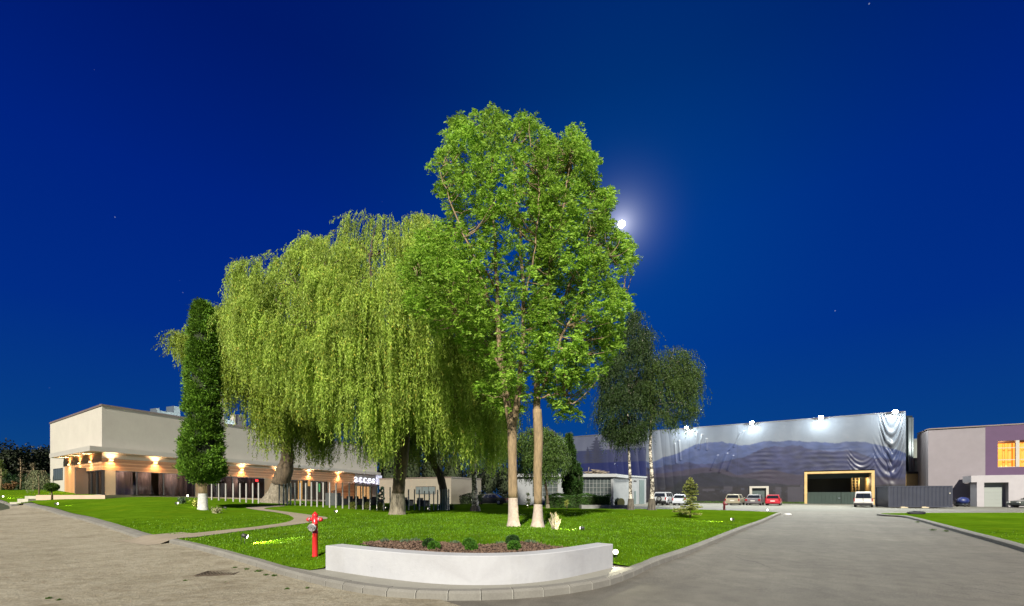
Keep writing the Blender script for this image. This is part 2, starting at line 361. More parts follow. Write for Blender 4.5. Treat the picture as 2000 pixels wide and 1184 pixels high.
KERB_H = .14
kl = [onT(*p) for p in ((275,1054),(240,1043),(200,1030),(150,1015),(100,1002),(60,991.5),(44,986.5))]
kl2 = [onT(*p) for p in ((22,990),(0,984))]; kl2.append((kl2[-1][0]-9, kl2[-1][1]+5))
kr_px = [(330,1064),(400,1083),(500,1110),(560,1128),(610,1142),(665,1154),(720,1164),(770,1170),(830,1173),(885,1174),(950,1173),(1015,1170),(1085,1164),(1130,1157),(1165,1151),(1197,1143),(1240,1127),(1313,1096.5),(1370,1074),(1465,1031),(1530,1004.6)]
kr = [((x-CX)*CAMH/(y-HOR), F*CAMH/(y-HOR)) for x, y in kr_px]
kr = [(x, y) for x, y in kr]
e = kr[-1]; kr += [(e[0]+.1, e[1]+1.0), (e[0]-.7, e[1]+2.0), (e[0]-2.5, e[1]+3.0), (e[0]-6.5, e[1]+3.9), (e[0]-13, e[1]+3.6)]
kR = [onT(*p) for p in ((2060,1099),(2000,1078),(1940,1060),(1883,1044),(1825,1027),(1785,1015.5),(1763,1010.5))]
e = kR[-1]; kR += [(e[0]-.2, e[1]+1.3), (e[0]+.5, e[1]+3.0), (e[0]+2.2, e[1]+4.3), (e[0]+9, e[1]+4.6), (e[0]+30, e[1]+4.6)]
def smooth_poly(P, it=2):
    for _ in range(it):
        Q = [P[0]]
        for a, b in zip(P, P[1:]): Q += [(a[0]*.75+b[0]*.25, a[1]*.75+b[1]*.25), (a[0]*.25+b[0]*.75, a[1]*.25+b[1]*.75)]
        P = Q+[P[-1]]
    return P
def resample(P, st):
    A = np.array(P); d = np.r_[0, np.cumsum(np.hypot(*np.diff(A, axis=0).T))]; n = max(2, int(d[-1]/st)+1); s = np.linspace(0, d[-1], n)
    return np.stack([np.interp(s, d, A[:,0]), np.interp(s, d, A[:,1])], 1)
def offset(A, o):   # to the left of travel for positive
    t = np.gradient(A, axis=0); t = norm(t); return A+np.stack([-t[:,1], t[:,0]], 1)*o
kr = smooth_poly(kr); kR = smooth_poly(kR)
M_mort = mat('kerb_mortar', (0.2592,0.252,0.2304), .9)
def kerb(name, P, side, stone=.5, wd=.2, label=None, slope=.05):
    """kerb stones along outer bottom line P; side=+1: the lawn lies left of travel"""
    A = resample(P, stone); I = offset(A, side*wd); C = offset(A, side*slope)
    zA = Tn(A); zI = Tn(I); mb = MB(); mo = MB()
    for i in range(len(A)-1):
        g = .012/max(.05, stone)
        def lp(U, z, t): return (U[i][0]*(1-t)+U[i+1][0]*t, U[i][1]*(1-t)+U[i+1][1]*t, (z[i]*(1-t)+z[i+1]*t))
        def ringo(t, zo=0, sh=0):
            a = lp(A, zA, t); c = lp(C, zA, t); n = lp(I, zI, t)
            m_ = (a[0]*.9+c[0]*.1, a[1]*.9+c[1]*.1)
            return [(a[0],a[1],a[2]-.15),(m_[0],m_[1],a[2]+KERB_H-.035+zo),(c[0],c[1],a[2]+KERB_H+zo),(n[0],n[1],a[2]+KERB_H+zo),(n[0],n[1],a[2]-.15)]
        j = rnd.uniform(-.003, .003)
        r0, r1 = ringo(g, j), ringo(1-g, j)
        mb.add(r0+r1, [(k, k+1, k+6, k+5) for k in range(4)]+[(4,3,2,1,0),(5,6,7,8,9)])
        r0, r1 = ringo(1-g, -.004), ringo(1, -.004)
        if i < len(A)-2:
            r2 = [(C[i+1][0]*.0+q[0], q[1], q[2]) for q in r1]
            mo.add(r0+r2, [(k, k+1, k+6, k+5) for k in range(4)])
    bm = MB(); bm.v = mb.v+mo.v; o = len(mb.v); bm.f = mb.f+[tuple(i+o for i in f) for f in mo.f]; bm.sm = [False]*len(bm.f)
    ob = obj(name, bm, M_kerb, kind='structure'); ob.data.materials.append(M_mort)
    ob.data.polygons.foreach_set('material_index', [0]*len(mb.f)+[1]*len(mo.f))
    return offset(A, side*(wd-.01))
iR = kerb('kerb', kr, +1, .5, .20)
iL = kerb('kerb', kl, -1, .8, .42, slope=.22)
iL2 = kerb('kerb', kl2, -1, .9, .3, slope=.1)
iRR = kerb('kerb', kR, +1 if kR[0][0] > kR[-1][0] and False else -1, .5, .22, slope=.08)

LZ = .125
# planter wall arc (outer bottom line), platform and lawn outlines
def gz(px, py, z): Y = (CAMH-z)*F/(py-HOR); return ((px-CX)/F*Y, Y)
wall_o = smooth_poly([gz(*p) for p in ((636,1110.5,.15),(720,1123.5,.15),(805,1133.5,.15),(857,1138,.15),(910,1140,.15),(960,1140,.15),(1015,1138,.15),(1085,1130.5,.15),(1140,1119.5,.15),(1197,1106,.15))], 2)
wo = resample(wall_o, .12); TH = .36; wi = offset(wo, TH)
pl = thing('planter_wall', 'low curved white rendered wall at the road corner, holding the mulch bed', 'wall', (float(wo[len(wo)//2][0]), float(wo[len(wo)//2][1]), .14))
mb = MB(); L0 = Vector(pl.location)
n_ = len(wo); ztop = .60
prof = []
vs = []
for i in range(n_):
    a, b_ = wo[i], wi[i]
    vs += [(a[0]-L0.x, a[1]-L0.y, -.1), (a[0]-L0.x, a[1]-L0.y, ztop-.14-.012), (a[0]*.965+b_[0]*.035-L0.x, a[1]*.965+b_[1]*.035-L0.y, ztop-.14), (b_[0]-L0.x, b_[1]-L0.y, ztop-.14), (b_[0]-L0.x, b_[1]-L0.y, -.1)]
mb.add(vs, [(i*5+k, i*5+k+1, (i+1)*5+k+1, (i+1)*5+k) for i in range(n_-1) for k in range(4)]+[(4,3,2,1,0), tuple((n_-1)*5+k for k in range(5))])
M_plaster = groundmat('white_render', [(1.5,(.325,.33,.355),(.365,.37,.39),.3,.7,W1),(9,(.97,.97,.97),(1,1,1),.4,.55,W1),(.9,(.9,.89,.87),(1,1,1),.3,.5,W1)], [(16,.35,.012,'n'),(60,.5,.008,'n')])
cracks(M_plaster, 1.3, .0022, .52, .30)
obj('wall_body', mb, M_plaster, pl)
# pad between kerb and wall
k0 = [tuple(p) for p in iR if p[1] < 9.6 and -4.7 < p[0] < 2.75]
pad = k0+[gz(1237,1106,.14), gz(1197,1103,.14)]+[tuple((wo[i]+wi[i])/2) for i in range(n_-1, -1, -6)]+[gz(636,1108,.14)]
sheet('corner_pad', pad, .5, KERB_H-.015, M_pad, zfun=lambda V: np.zeros(len(V)))

# lawn
lawn = [tuple(p) for p in iL[::-1]]           # far left ... to the path mouth
lawn_poly = [tuple(p) for p in iL2[::-1]]+[tuple(p) for p in iL[::-1]]
ra_, rb_ = np.array(kl[0])+np.array([.02,.05]), np.array(kr[0])+np.array([.05,.05]); rv_ = rb_-ra_; rl_ = np.linalg.norm(rv_); rv_ /= rl_; rn_ = np.array([rv_[1], -rv_[0]]); rn_ *= (1 if rn_[1] < 0 else -1)
lawn_poly += [tuple(ra_-rn_*.62+rv_*.12), tuple(rb_-rn_*.62-rv_*.05)]
lawn_poly += [tuple(p) for p in iR if p[0] < -4.55]
lawn_poly += [gz(605,1114,.13), gz(632,1111,.13)]+[tuple(wi[i]) for i in range(0, n_, 5)]+[gz(1200,1104,.14), gz(1238,1108,.14)]
q = [tuple(p) for p in iR if p[0] > 2.85]; lawn_poly += q
lawn_poly += [(9.0,44.6),(5,52),(2,60),(-4,75),(-20,80),(-75,78),(-95,50)]
LWN = np.array(lawn_poly)
def lawnz(V):
    z = Tn(V)
    # soil is banked up behind the planter wall
    d = np.min(np.hypot(V[:,None,0]-wi[None,::3,0], V[:,None,1]-wi[None,::3,1]), axis=1)
    inner = (V[:,0] > -3.9) & (V[:,0] < 2.3) & (V[:,1] < 10.5)
    z = np.where(inner, np.maximum(z, .42*np.exp(-(np.maximum(0, d-1.2)/1.5)**2)*np.clip((V[:,0]+3.75)*3, 0, 1)*np.clip((2.05-V[:,0])*3.0, 0, 1)), z)
    return z
sheet('lawn', lawn_poly, .55, LZ, M_lawn, zfun=lawnz)
rl = [tuple(p) for p in iRR[:-1]]+[(75,35.5),(75,12),(20,8)]
sheet('lawn', rl, .9, LZ, M_lawn)
def LT(x, y): return float(lawnz(np.array([[x, y]]))[0])+LZ
def onL(px, py): x, y = onT(px, py, LZ); return Vector((x, y, LT(x, y)))

# path over the lawn
up = [(283,1052),(360,1044),(430,1037),(500,1029.5),(550,1023),(571,1017.5),(575,1013),(566,1007),(540,1001),(500,996.5),(477,992.5),(486,990.5),(515,988.6),(545,987.2)]
lo = [(338,1057),(400,1047.5),(470,1038.5),(540,1030),(600,1022.5),(640,1014),(640,1011),(620,1008),(575,1002),(540,997.5),(513,994.5),(522,991.8),(545,989.8),(560,988.6)]
pp = [onT(a, b, LZ) for a, b in smooth_poly(up, 2)]+[onT(a, b, LZ) for a, b in smooth_poly(lo, 2)[::-1]]
pp = [tuple(ra_-rn_*.45+rv_*.22)]+[p for p in pp if (np.array(p)-ra_)@rn_ < -.6]+[tuple(rb_-rn_*.45+rv_*.1)]
sheet('path', pp, .5, LZ+.015, M_pathc)
mo_ = [onT(*p, .05) for p in ((282,1053),(340,1058),(330,1064),(296,1060),(275,1054.5))]
rp_ = [tuple(ra_-rn_*1.1+rv_*.15), tuple(rb_-rn_*1.1-rv_*.0), tuple(rb_), tuple(rb_+rn_*.65+rv_*.1), tuple(ra_+rn_*.65-rv_*.1), tuple(ra_)]
def rampz(V):
    d = (V-ra_)@rn_; u = (V-ra_)@rv_; lat = np.where(d > .02, np.clip(np.minimum(u, rl_-u)/.55, 0, 1), 1)
    return Tn(V)+.135*np.clip(1-np.maximum(0, d+.1)/.6, 0, 1)*lat+.010+.012*(d > -.2)
sheet('path', rp_, .25, 0, M_pathc, zfun=rampz)

# mulch bed
mu = [gz(*p, .56) for p in ((700,1063),(722,1058.5),(790,1057),(880,1056.5),(1000,1056.2),(1050,1061),(1072,1066.5))]
mu += [tuple(wi[i]+(wi[i]-wo[i])*.04) for i in range(int(n_*.86), int(n_*.16), -4)]
mu = [p for p in mu]
sheet('mulch_bed', mu, .25, LZ+.02, M_mulch, zfun=lawnz)
# loose bark chips
Pm = np.array(mu); Q = np.stack([nr.uniform(Pm[:,0].min(), Pm[:,0].max(), 9000), nr.uniform(Pm[:,1].min(), Pm[:,1].max(), 9000)], 1)
ins, dd = inpoly(Pm, Q); Q = Q[ins & (dd > .03)]; Z = lawnz(Q)+LZ+.03
P3 = np.c_[Q, Z]; D = nr.normal(size=P3.shape); D[:,2] = np.abs(D[:,2])*.35
M_chip = mat('bark_chip', (.05,.026,.016), .9, var=.0, col2=(.20,.13,.09), vscale=40)
quads_mesh('bark_chips', leaves(P3, D, nr.uniform(.03,.07,len(P3)), .022), M_chip, kind='stuff', label='brown bark chips covering the bed behind the curved wall')

# grass blades, denser towards the camera
def blades(name, poly, n, box, label):
    Q = np.stack([nr.uniform(box[0], box[1], n), nr.uniform(box[2], box[3], n)], 1)
    dist = np.hypot(Q[:,0], Q[:,1]); keep = nr.random(n) < np.clip((11/np.maximum(dist,7))**1.6, 0, 1)*np.clip((28-dist)/8, 0, 1)
    Q = Q[keep]; ins, _ = inpoly(poly, Q); Q = Q[ins]
    for ex in (mu, pp):
        i2, _ = inpoly(ex, Q); Q = Q[~i2]
    Z = lawnz(Q)+LZ-.005; P3 = np.c_[Q, Z]; D = nr.normal(size=P3.shape)*.45; D[:,2] = 1
    dist = np.hypot(Q[:,0], Q[:,1])
    h = nr.uniform(.025,.055,len(P3))*(1+.02*dist)
    quads_mesh(name, leaves(P3, D, h, .006+.0011*dist), leafmat('grass_blade', (.055,.14,.002), (.13,.26,.006), .3), kind='stuff', label=label)
blades('grass', lawn_poly, 420000, (-24,24,6.5,34), 'short mown green grass of the lawn in the middle')
blades('grass', rl, 60000, (12,50,12,36), 'short mown green grass of the lawn right of the road')

# weeds in the joints of the road
for i, (px, py, s) in enumerate(((458,1111,.06),(482,1115,.07),(505,1119,.09),(520,1126,.06),(536,1127,.07),(440,1140,.04),(362,1137,.05),(95,1173,.06),(115,1175,.05),(560,1153,.05),(1822,1037,.16),(1848,1039,.12),(1792,1021,.12),(600,1152,.05),(325,1035,.05))):
    x, y = onT(px, py); n = 50; s *= .5; P = np.c_[np.clip(nr.normal(size=(n,2)),-1.4,1.4)*s*.6+[x, y], np.full(n, T(x,y)-.004)]; D = nr.normal(size=(n,3))*.7; D[:,2] = .8
    P[:,:2] -= [x, y]; P[:,2] -= T(x, y)
    where = ['by the kerb left of the hydrant, nearest the lawn light','below the kerb left of the hydrant','beside the drain grate, largest of the kerb tufts','below the kerb under the hydrant','closest to the corner pad left end','on the dusty road just below the drain grate','on the dusty road left of the grate','in the bottom left corner of the dusty road','just right of another in the bottom left corner','on the road below the planter wall left end','under the right kerb, larger one','under the right kerb, closer to the camera','at the far end of the right kerb','by the kerb foot near the corner','at the kerb foot near the left lawn tip'][i]
    quads_mesh('weed_tuft', leaves(P, D, s*1.4, .014), leafmat('weed_leaf', (.04,.09,.01), (.09,.16,.03), .3), None, (x, y, T(x, y)+.016), label='small green weed tuft '+where, cat='weed', group='weed tufts growing in the road surface')

# drain grate
x, y = onT(430,1122); gr = thing('drain_grate', 'rusty iron drain grate sunk in the dusty road', 'drain grate', (x, y, T(x,y)+.02), .15)
M_iron = mat('rusty_iron', (.10,.075,.055), .7, .5, var=.4, vscale=20, bump=.3)
mb = MB(); mb.box(-.36,.36,-.26,-.22,0,.012).box(-.36,.36,.22,.26,0,.012).box(-.36,-.32,-.22,.22,0,.012).box(.32,.36,-.22,.22,0,.012)
obj('grate_frame', mb, M_iron, gr); mb = MB()
for k in range(9): mb.box(-.29+k*.07,-.265+k*.07,-.22,.22,-.01,.008)
for k in range(3): mb.box(-.32,.32,-.12+k*.11,-.10+k*.11,-.012,.005)
obj('grate_bars', mb, M_iron, gr)
# ------------------------------------------------------------------ modern building on the left
A_ = np.array([xw(199,37.0), 37.0]); B_ = np.array([xw(98,46.4), 46.4]); dirF = np.array([.388,1.0]); C_ = A_+dirF*(70.5-37)
def front_pt(px):   # where the ray of column px meets the facade plane
    r = (px-CX)/F; Y = (A_[0]-.388*37)/(r-.388); return np.array([r*Y, Y])
nF = np.array([1,-.388]); nF /= np.linalg.norm(nF); tF = dirF/np.linalg.norm(dirF)
tS = (B_-A_)/np.linalg.norm(B_-A_); nS = np.array([tS[1], -tS[0]]);
if nS[1] > 0: nS = -nS
LF = float(np.linalg.norm(C_-A_)); LS = float(np.linalg.norm(B_-A_))
def sF(px): return float(np.dot(front_pt(px)-A_, tF))
def pF(s, o=0.0): q = A_+tF*s+nF*o; return (float(q[0]), float(q[1]))
def pS(s, o=0.0): q = A_+tS*s+nS*o; return (float(q[0]), float(q[1]))
def lerp(a, b, t): return a+(b-a)*t
def zf(s): return lerp(1.53, .42, min(1, max(0, s/LF)))        # floor line
def zh(s): return lerp(3.71, 3.28, s/LF)                        # window head
def zs(s): return lerp(5.17, 4.72, s/LF)                        # canopy underside
def zt(s): return lerp(5.58, 5.10, s/LF)                        # canopy top
ZR = 9.13
b0 = Vector((float(A_[0]), float(A_[1]), 1.3))
bld = thing('office_building', 'long two-storey cream rendered building with a wood-clad glazed ground floor and white canopy', 'building', b0)
def q3(p, z): return (p[0]-b0.x, p[1]-b0.y, z-b0.z)
def wallF(mb, s0, s1, z0, z1, o0, o1):      # slab on the front facade; z may be function of s
    f0 = z0 if callable(z0) else (lambda s: z0); f1 = z1 if callable(z1) else (lambda s: z1)
    n = max(1, int((s1-s0)/6)) if (callable(z0) or callable(z1)) else 1
    for i in range(n):
        a, b = lerp(s0, s1, i/n), lerp(s0, s1, (i+1)/n)
        mb.hexa([q3(pF(a,o1),f0(a)),q3(pF(b,o1),f0(b)),q3(pF(b,o0),f0(b)),q3(pF(a,o0),f0(a)),q3(pF(a,o1),f1(a)),q3(pF(b,o1),f1(b)),q3(pF(b,o0),f1(b)),q3(pF(a,o0),f1(a))])
    return mb
def wallS(mb, s0, s1, z0, z1, o0, o1):
    f0 = z0 if callable(z0) else (lambda s: z0)
    return mb.hexa([q3(pS(s1,o1),f0(s1)),q3(pS(s0,o1),f0(s0)),q3(pS(s0,o0),f0(s0)),q3(pS(s1,o0),f0(s1)),q3(pS(s1,o1),z1),q3(pS(s0,o1),z1),q3(pS(s0,o0),z1),q3(pS(s1,o0),z1)])
M_wall = groundmat('cream_render', [(.8,(.375,.352,.31),(.41,.386,.34),.3,.7,W1),(9,(.95,.95,.95),(1,1,1),.3,.7,(1,1,.2))], [(60,.2,.01,'n')])
M_wood = bpy.data.materials.new('wood_cladding'); M_wood.use_nodes = True
def woodmat(m, vert=False):
    t = m.node_tree; b = t.nodes['Principled BSDF']; b.inputs['Roughness'].default_value = .5
    co = t.nodes.new('ShaderNodeTexCoord'); sp = t.nodes.new('ShaderNodeSeparateXYZ'); t.links.new(co.outputs['Object'], sp.inputs[0])
    ax = sp.outputs[2]
    if vert:
        ad = t.nodes.new('ShaderNodeMath'); ad.operation = 'SUBTRACT'; t.links.new(sp.outputs[0], ad.inputs[0]); t.links.new(sp.outputs[1], ad.inputs[1]); ax = ad.outputs[0]
    mu_ = t.nodes.new('ShaderNodeMath'); mu_.operation = 'MULTIPLY'; mu_.inputs[1].default_value = 6.5; t.links.new(ax, mu_.inputs[0])
    fl = t.nodes.new('ShaderNodeMath'); fl.operation = 'FLOOR'; t.links.new(mu_.outputs[0], fl.inputs[0])
    fr = t.nodes.new('ShaderNodeMath'); fr.operation = 'FRACT'; t.links.new(mu_.outputs[0], fr.inputs[0])
    wn = t.nodes.new('ShaderNodeTexWhiteNoise'); wn.noise_dimensions = '1D'; t.links.new(fl.outputs[0], wn.inputs['W'])
    mp = t.nodes.new('ShaderNodeMapping'); mp.inputs['Scale'].default_value = (1.2,1.2,14) if not vert else (9,9,.8); t.links.new(co.outputs['Object'], mp.inputs[0])
    nz = t.nodes.new('ShaderNodeTexNoise'); nz.inputs['Scale'].default_value = 2; nz.inputs['Detail'].default_value = 6; t.links.new(mp.outputs[0], nz.inputs['Vector'])
    av = t.nodes.new('ShaderNodeMath'); av.operation = 'ADD'; t.links.new(wn.outputs[0], av.inputs[0]); t.links.new(nz.outputs[0], av.inputs[1])
    r = t.nodes.new('ShaderNodeValToRGB'); r.color_ramp.elements[0].position = .3; r.color_ramp.elements[1].position = 1.5 if False else 1.0
    r.color_ramp.elements[0].color = (.34,.16,.06,1); r.color_ramp.elements[1].color = (.60,.33,.15,1)
    hv = t.nodes.new('ShaderNodeMath'); hv.operation = 'MULTIPLY'; hv.inputs[1].default_value = .6; t.links.new(av.outputs[0], hv.inputs[0]); t.links.new(hv.outputs[0], r.inputs[0])
    gp = t.nodes.new('ShaderNodeMath'); gp.operation = 'GREATER_THAN'; gp.inputs[1].default_value = .09; t.links.new(fr.outputs[0], gp.inputs[0])
    mx = t.nodes.new('ShaderNodeMix'); mx.data_type = 'RGBA'; mx.inputs[6].default_value = (.04,.015,.008,1); t.links.new(gp.outputs[0], mx.inputs[0]); t.links.new(r.outputs[0], mx.inputs[7])
    t.links.new(mx.outputs[2], b.inputs['Base Color'])
    bp = t.nodes.new('ShaderNodeBump'); bp.inputs['Strength'].default_value = .5; bp.inputs['Distance'].default_value = .02; t.links.new(gp.outputs[0], bp.inputs['Height']); t.links.new(bp.outputs[0], b.inputs['Normal'])
woodmat(M_wood)
M_woodv = bpy.data.materials.new('wood_boards'); M_woodv.use_nodes = True; woodmat(M_woodv, True)
M_white = mat('white_paint', (0.3256,0.3108,0.2812), .6, var=.05, vscale=2)
M_dark = mat('dark_frame', (.03,.03,.032), .4, .3)
M_trim = mat('roof_trim', (.13,.10,.09), .5)
M_galv = mat('galvanised_duct', (.20,.24,.26), .35, .7, var=.15, vscale=1.5)
M_cream = mat('cream_panel', (0.2812,0.2368,0.148), .6, var=.06, vscale=3)
M_curt = mat('curtain_cloth', (.165,.13,.115), .85, var=.35, vscale=5, stretch=(3,3,.15))
M_in = mat('dim_interior', (.10,.075,.06), .9)
def glassmat(name, tint, rough=.02, alpha=.35):
    m = bpy.data.materials.new(name); m.use_nodes = True; t = m.node_tree
    for n in list(t.nodes): t.nodes.remove(n)
    o = t.nodes.new('ShaderNodeOutputMaterial'); gl = t.nodes.new('ShaderNodeBsdfGlossy'); gl.inputs['Roughness'].default_value = rough; gl.inputs[0].default_value = (.9,.9,.95,1)
    tr = t.nodes.new('ShaderNodeBsdfTransparent'); tr.inputs[0].default_value = tint+(1,)
    fn = t.nodes.new('ShaderNodeFresnel'); fn.inputs[0].default_value = 1.28; ad = t.nodes.new('ShaderNodeMath'); ad.operation = 'ADD'; ad.inputs[1].default_value = alpha*.10; t.links.new(fn.outputs[0], ad.inputs[0])
    ms = t.nodes.new('ShaderNodeMixShader'); t.links.new(ad.outputs[0], ms.inputs[0]); t.links.new(tr.outputs[0], ms.inputs[1]); t.links.new(gl.outputs[0], ms.inputs[2]); t.links.new(ms.outputs[0], o.inputs[0])
    return m
M_glass = glassmat('window_glass', (.72,.70,.72))

# upper storey volume, with the ground floor set under it
D = 16
ring = [pF(0), pF(LF), pF(LF,-D), pS(LS, 0)]
mb = MB(); mb.prism([(x-b0.x, y-b0.y) for x, y in ring], zs(LF)-b0.z-.02, ZR-b0.z)
obj('upper_wall', mb, M_wall, bld)
mb = MB(); o_ = .06
wallF(mb, -.05, LF+.05, ZR+.002, ZR+.16, -.3, o_); wallS(mb, .0, LS+.05, ZR+.003, ZR+.158, -.3, o_)
obj('roof_edge', mb, M_trim, bld)
# ground-floor walls
sw = [(sF(a), sF(b)) for a, b in ((640,693),(727.5,741))]
mb = MB(); wallS(mb, 11.55, LS, lambda s: 1.0, 5.7, -.4, -.003); obj('side_wall', mb, M_wall, bld)
mb = MB(); wallF(mb, sF(727.5), LF, lambda s: zf(s)-.6, lambda s: zs(s)-.004, -.4, 0); obj('end_wall', mb, M_white, bld)
# canopy: one continuous white slab round the corner
mb = MB(); oc = 1.05
c0 = A_+ (nF+nS)*oc/(1+float(nF@nS))
def rg(z0, z1, s0, s1):
    mb.hexa([q3(pF(s0,oc) if s0 > 0 else c0, z0(s0)), q3(pF(s1,oc), z0(s1)), q3(pF(s1,-.02), z0(s1)), q3(pF(s0,-.02), z0(s0)), q3(pF(s0,oc) if s0 > 0 else c0, z1(s0)), q3(pF(s1,oc), z1(s1)), q3(pF(s1,-.02), z1(s1)), q3(pF(s0,-.02), z1(s0))])
nseg = 6; sE = sF(733.5)
for i in range(nseg): rg(zs, zt, sE*i/nseg, sE*(i+1)/nseg)
mb.hexa([q3(pS(11.6,oc),zs(0)),q3(c0,zs(0)),q3(pS(0,-.02),zs(0)),q3(pS(11.6,-.02),zs(0)),q3(pS(11.6,oc),zt(0)),q3(c0,zt(0)),q3(pS(0,-.02),zt(0)),q3(pS(11.6,-.02),zt(0))])
can = obj('canopy', mb, M_white, bld)
# timber band above the glazing (front and side)
mb = MB(); wallF(mb, .0, sF(693), zh, lambda s: zs(s)-.003, -.35, -.01); obj('wood_band', mb, M_wood, bld)
mb = MB(); wallF(mb, sF(693)+.004, sF(735), lambda s: zf(s)+2.35, lambda s: zs(s)-.003, -.35, .05)
M_grey = mat('grey_sign_panel', (.22,.20,.19), .5); obj('sign_panel', mb, M_grey, bld)
mb = MB(); wallF(mb, sF(640.5), sF(692), lambda s: zf(s)-.3, lambda s: zh(s)-.003, -.3, -.012); obj('wood_panel', mb, M_wood, bld)
mb = MB(); wallS(mb, 7.6, 11.5, lambda s: 1.0, zs(0)-.004, -.3, .02); obj('wood_panel', mb, M_woodv, bld)
mb = MB(); wallS(mb, .35, 7.59, lambda s: zh(0), zs(0)-.004, -.3, .02); obj('wood_band', mb, M_wood, bld)
mb = MB(); wallS(mb, 7.0, 7.58, lambda s: 1.0, zh(0)-.003, -.25, .03); obj('corner_pillar', mb, mat('salmon_pillar', (.50,.28,.19), .6), bld)
mb = MB(); wallS(mb, 6.3, 6.99, lambda s: 1.0, zh(0)-.004, -.25, .03); obj('corner_pillar', mb, M_white, bld)
mb = MB(); wallF(mb, -.6, sF(300), lambda s: zf(s)-.5, lambda s: zf(s)+.02, -.3, .04); wallS(mb, .3, 6.99, lambda s: .9, 1.60, -.25, .04); obj('plinth', mb, M_white, bld)
# glazing on the front
def curtain(mb, s0, s1, off, z0, z1, amp=.10, wl=.5):
    n = int((s1-s0)/.12)+2; vs = []
    for i in range(n):
        s = lerp(s0, s1, i/(n-1)); o = off+amp*sin(s*2*pi/wl+sin(s*1.7))*(.6+.4*sin(s*.9))
        vs += [q3(pF(s,o), z0(s)), q3(pF(s,o), z1(s))]
    mb.add(vs, [(2*i, 2*i+2, 2*i+3, 2*i+1) for i in range(n-1)], True)
def window(x0, x1, mull, curt, inner=None, glass=M_glass, label=None):
    s0, s1 = sF(x0), sF(x1); fr = MB()
    for s in [s0]+[sF(m_) for m_ in mull]+[s1]: wallF(fr, s-.05, s+.05, lambda q: zf(q), lambda q: zh(q)-.06, -.16, -.04)
    wallF(fr, s0, s1, lambda q: zh(q)-.059, lambda q: zh(q)-.002, -.16, -.04); wallF(fr, s0, s1, lambda q: zf(q)-.06, lambda q: zf(q)+.05, -.161, -.039)
    f = obj('window', fr, M_dark, bld, **({'label': label} if label else {}))
    g = MB(); wallF(g, s0+.02, s1-.02, lambda q: zf(q)+.04, lambda q: zh(q)-.05, -.11, -.10); obj('pane', g, glass, f)
    if curt:
        for a, b in curt: c = MB(); curtain(c, sF(a), sF(b), -1.3, lambda q: zf(q)-.02, lambda q: zh(q)); obj('curtain', c, M_curt, f)
    return f
window(207,225,[],[]) if False else None
window(226,382,[268,320],[(227,277),(286,312),(326,381)])
window(389,517,[423,455],[(390,424),(457,480),(497,516)])
M_lit = mat('lit_room_wall', (.6,.45,.2), .8, emit=(1,.52,.12), estr=.75)
M_lit2 = mat('lit_room_dim', (.2,.15,.1), .8, emit=(1,.55,.2), estr=.10)
f = window(566,639.5,[586,601,616,629],[])
mb = MB(); wallF(mb, sF(568), sF(575), zf, zh, -.7, -.6); wallF(mb, sF(590), sF(597), zf, zh, -.7, -.6); wallF(mb, sF(609), sF(613), lambda s: zf(s)+1.9, zh, -.7, -.6)
obj('lit_wall', mb, M_lit, f)
mb = MB(); wallF(mb, sF(632), sF(634.5), lambda s: zf(s)+1.2, lambda s: zh(s)-.3, -.9, -.85); obj('green_light', mb, mat('green_sign_light', (.05,.4,.1), .5, emit=(.05,.6,.15), estr=.6), f)
ent = window(693.5,727,[705.5,716],[], label='lit entrance doors with warm light inside')
mb = MB(); wallF(mb, sF(694), sF(728), zf, lambda s: zf(s)+2.6, -.62, -.55); obj('lit_wall', mb, mat('lit_lobby_wall', (.6,.45,.25), .8, emit=(1,.58,.22), estr=.9), ent)
for a_, b_ in ((205,226),(382,389),(517,532.5),(533,566)): mb = MB(); wallF(mb, sF(a_), sF(b_), zf, lambda s: zh(s)-.003, -.2, -.02); obj('cream_panel', mb, M_cream, bld)
mb = MB(); wallF(mb, .1, LF-.2, lambda s: zf(s)-.4, lambda s: zh(s)+.3, -4.3, -4.2); obj('back_wall', mb, M_in, bld)
mb = MB(); wallF(mb, .1, LF-.2, lambda s: zf(s)-.25, lambda s: zf(s)-.15, -4.19, -.5); obj('inner_floor', mb, M_in, bld)
# interior furniture silhouettes: tables with cloths and stacked chairs behind the panes
for k, (px, hh) in enumerate(((293,1.9),(306,1.1),(436,1.3),(470,1.0),(492,1.2))):
    pass
mb = MB(); wallF(mb, sF(503), sF(508), lambda s: zh(s)-.42, lambda s: zh(s)-.18, -.35, -.3); obj('exit_light', mb, mat('red_exit_light', (.5,.02,.02), .5, emit=(1,.03,.03), estr=3), bld)
for px_ in (250,300,350,420,480): q = pF(sF(px_), -.75); pointlight('room_or_fill_light', (q[0], q[1], zf(sF(px_))+2.0), 30, (1,.74,.58), .3)  # fill lamps added between pane and curtain to brighten the curtains
# corner glazing on the side
fr = MB()
for s in (.05, 1.6, 3.2, 4.8, 6.25): wallS(fr, s, s+.09, lambda q: 1.5, zh(0)-.003, -.2, -.02)
wallS(fr, .14, 6.25, lambda q: zh(0)-.10, zh(0)-.004, -.19, -.03)
f = obj('window', fr, M_dark, bld)
g = MB(); wallS(g, .1, 6.3, lambda q: 1.55, zh(0)-.05, -.11, -.10); obj('pane', g, glassmat('green_glass', (.35,.42,.40), alpha=1.2), f)
mb = MB(); wallS(mb, 4.5, 6.2, lambda q: 1.5, zh(0), -.6, -.5); obj('curtain', mb, mat('light_blind', (.55,.45,.36), .8, var=.2, vscale=3, stretch=(4,4,.1)), f)
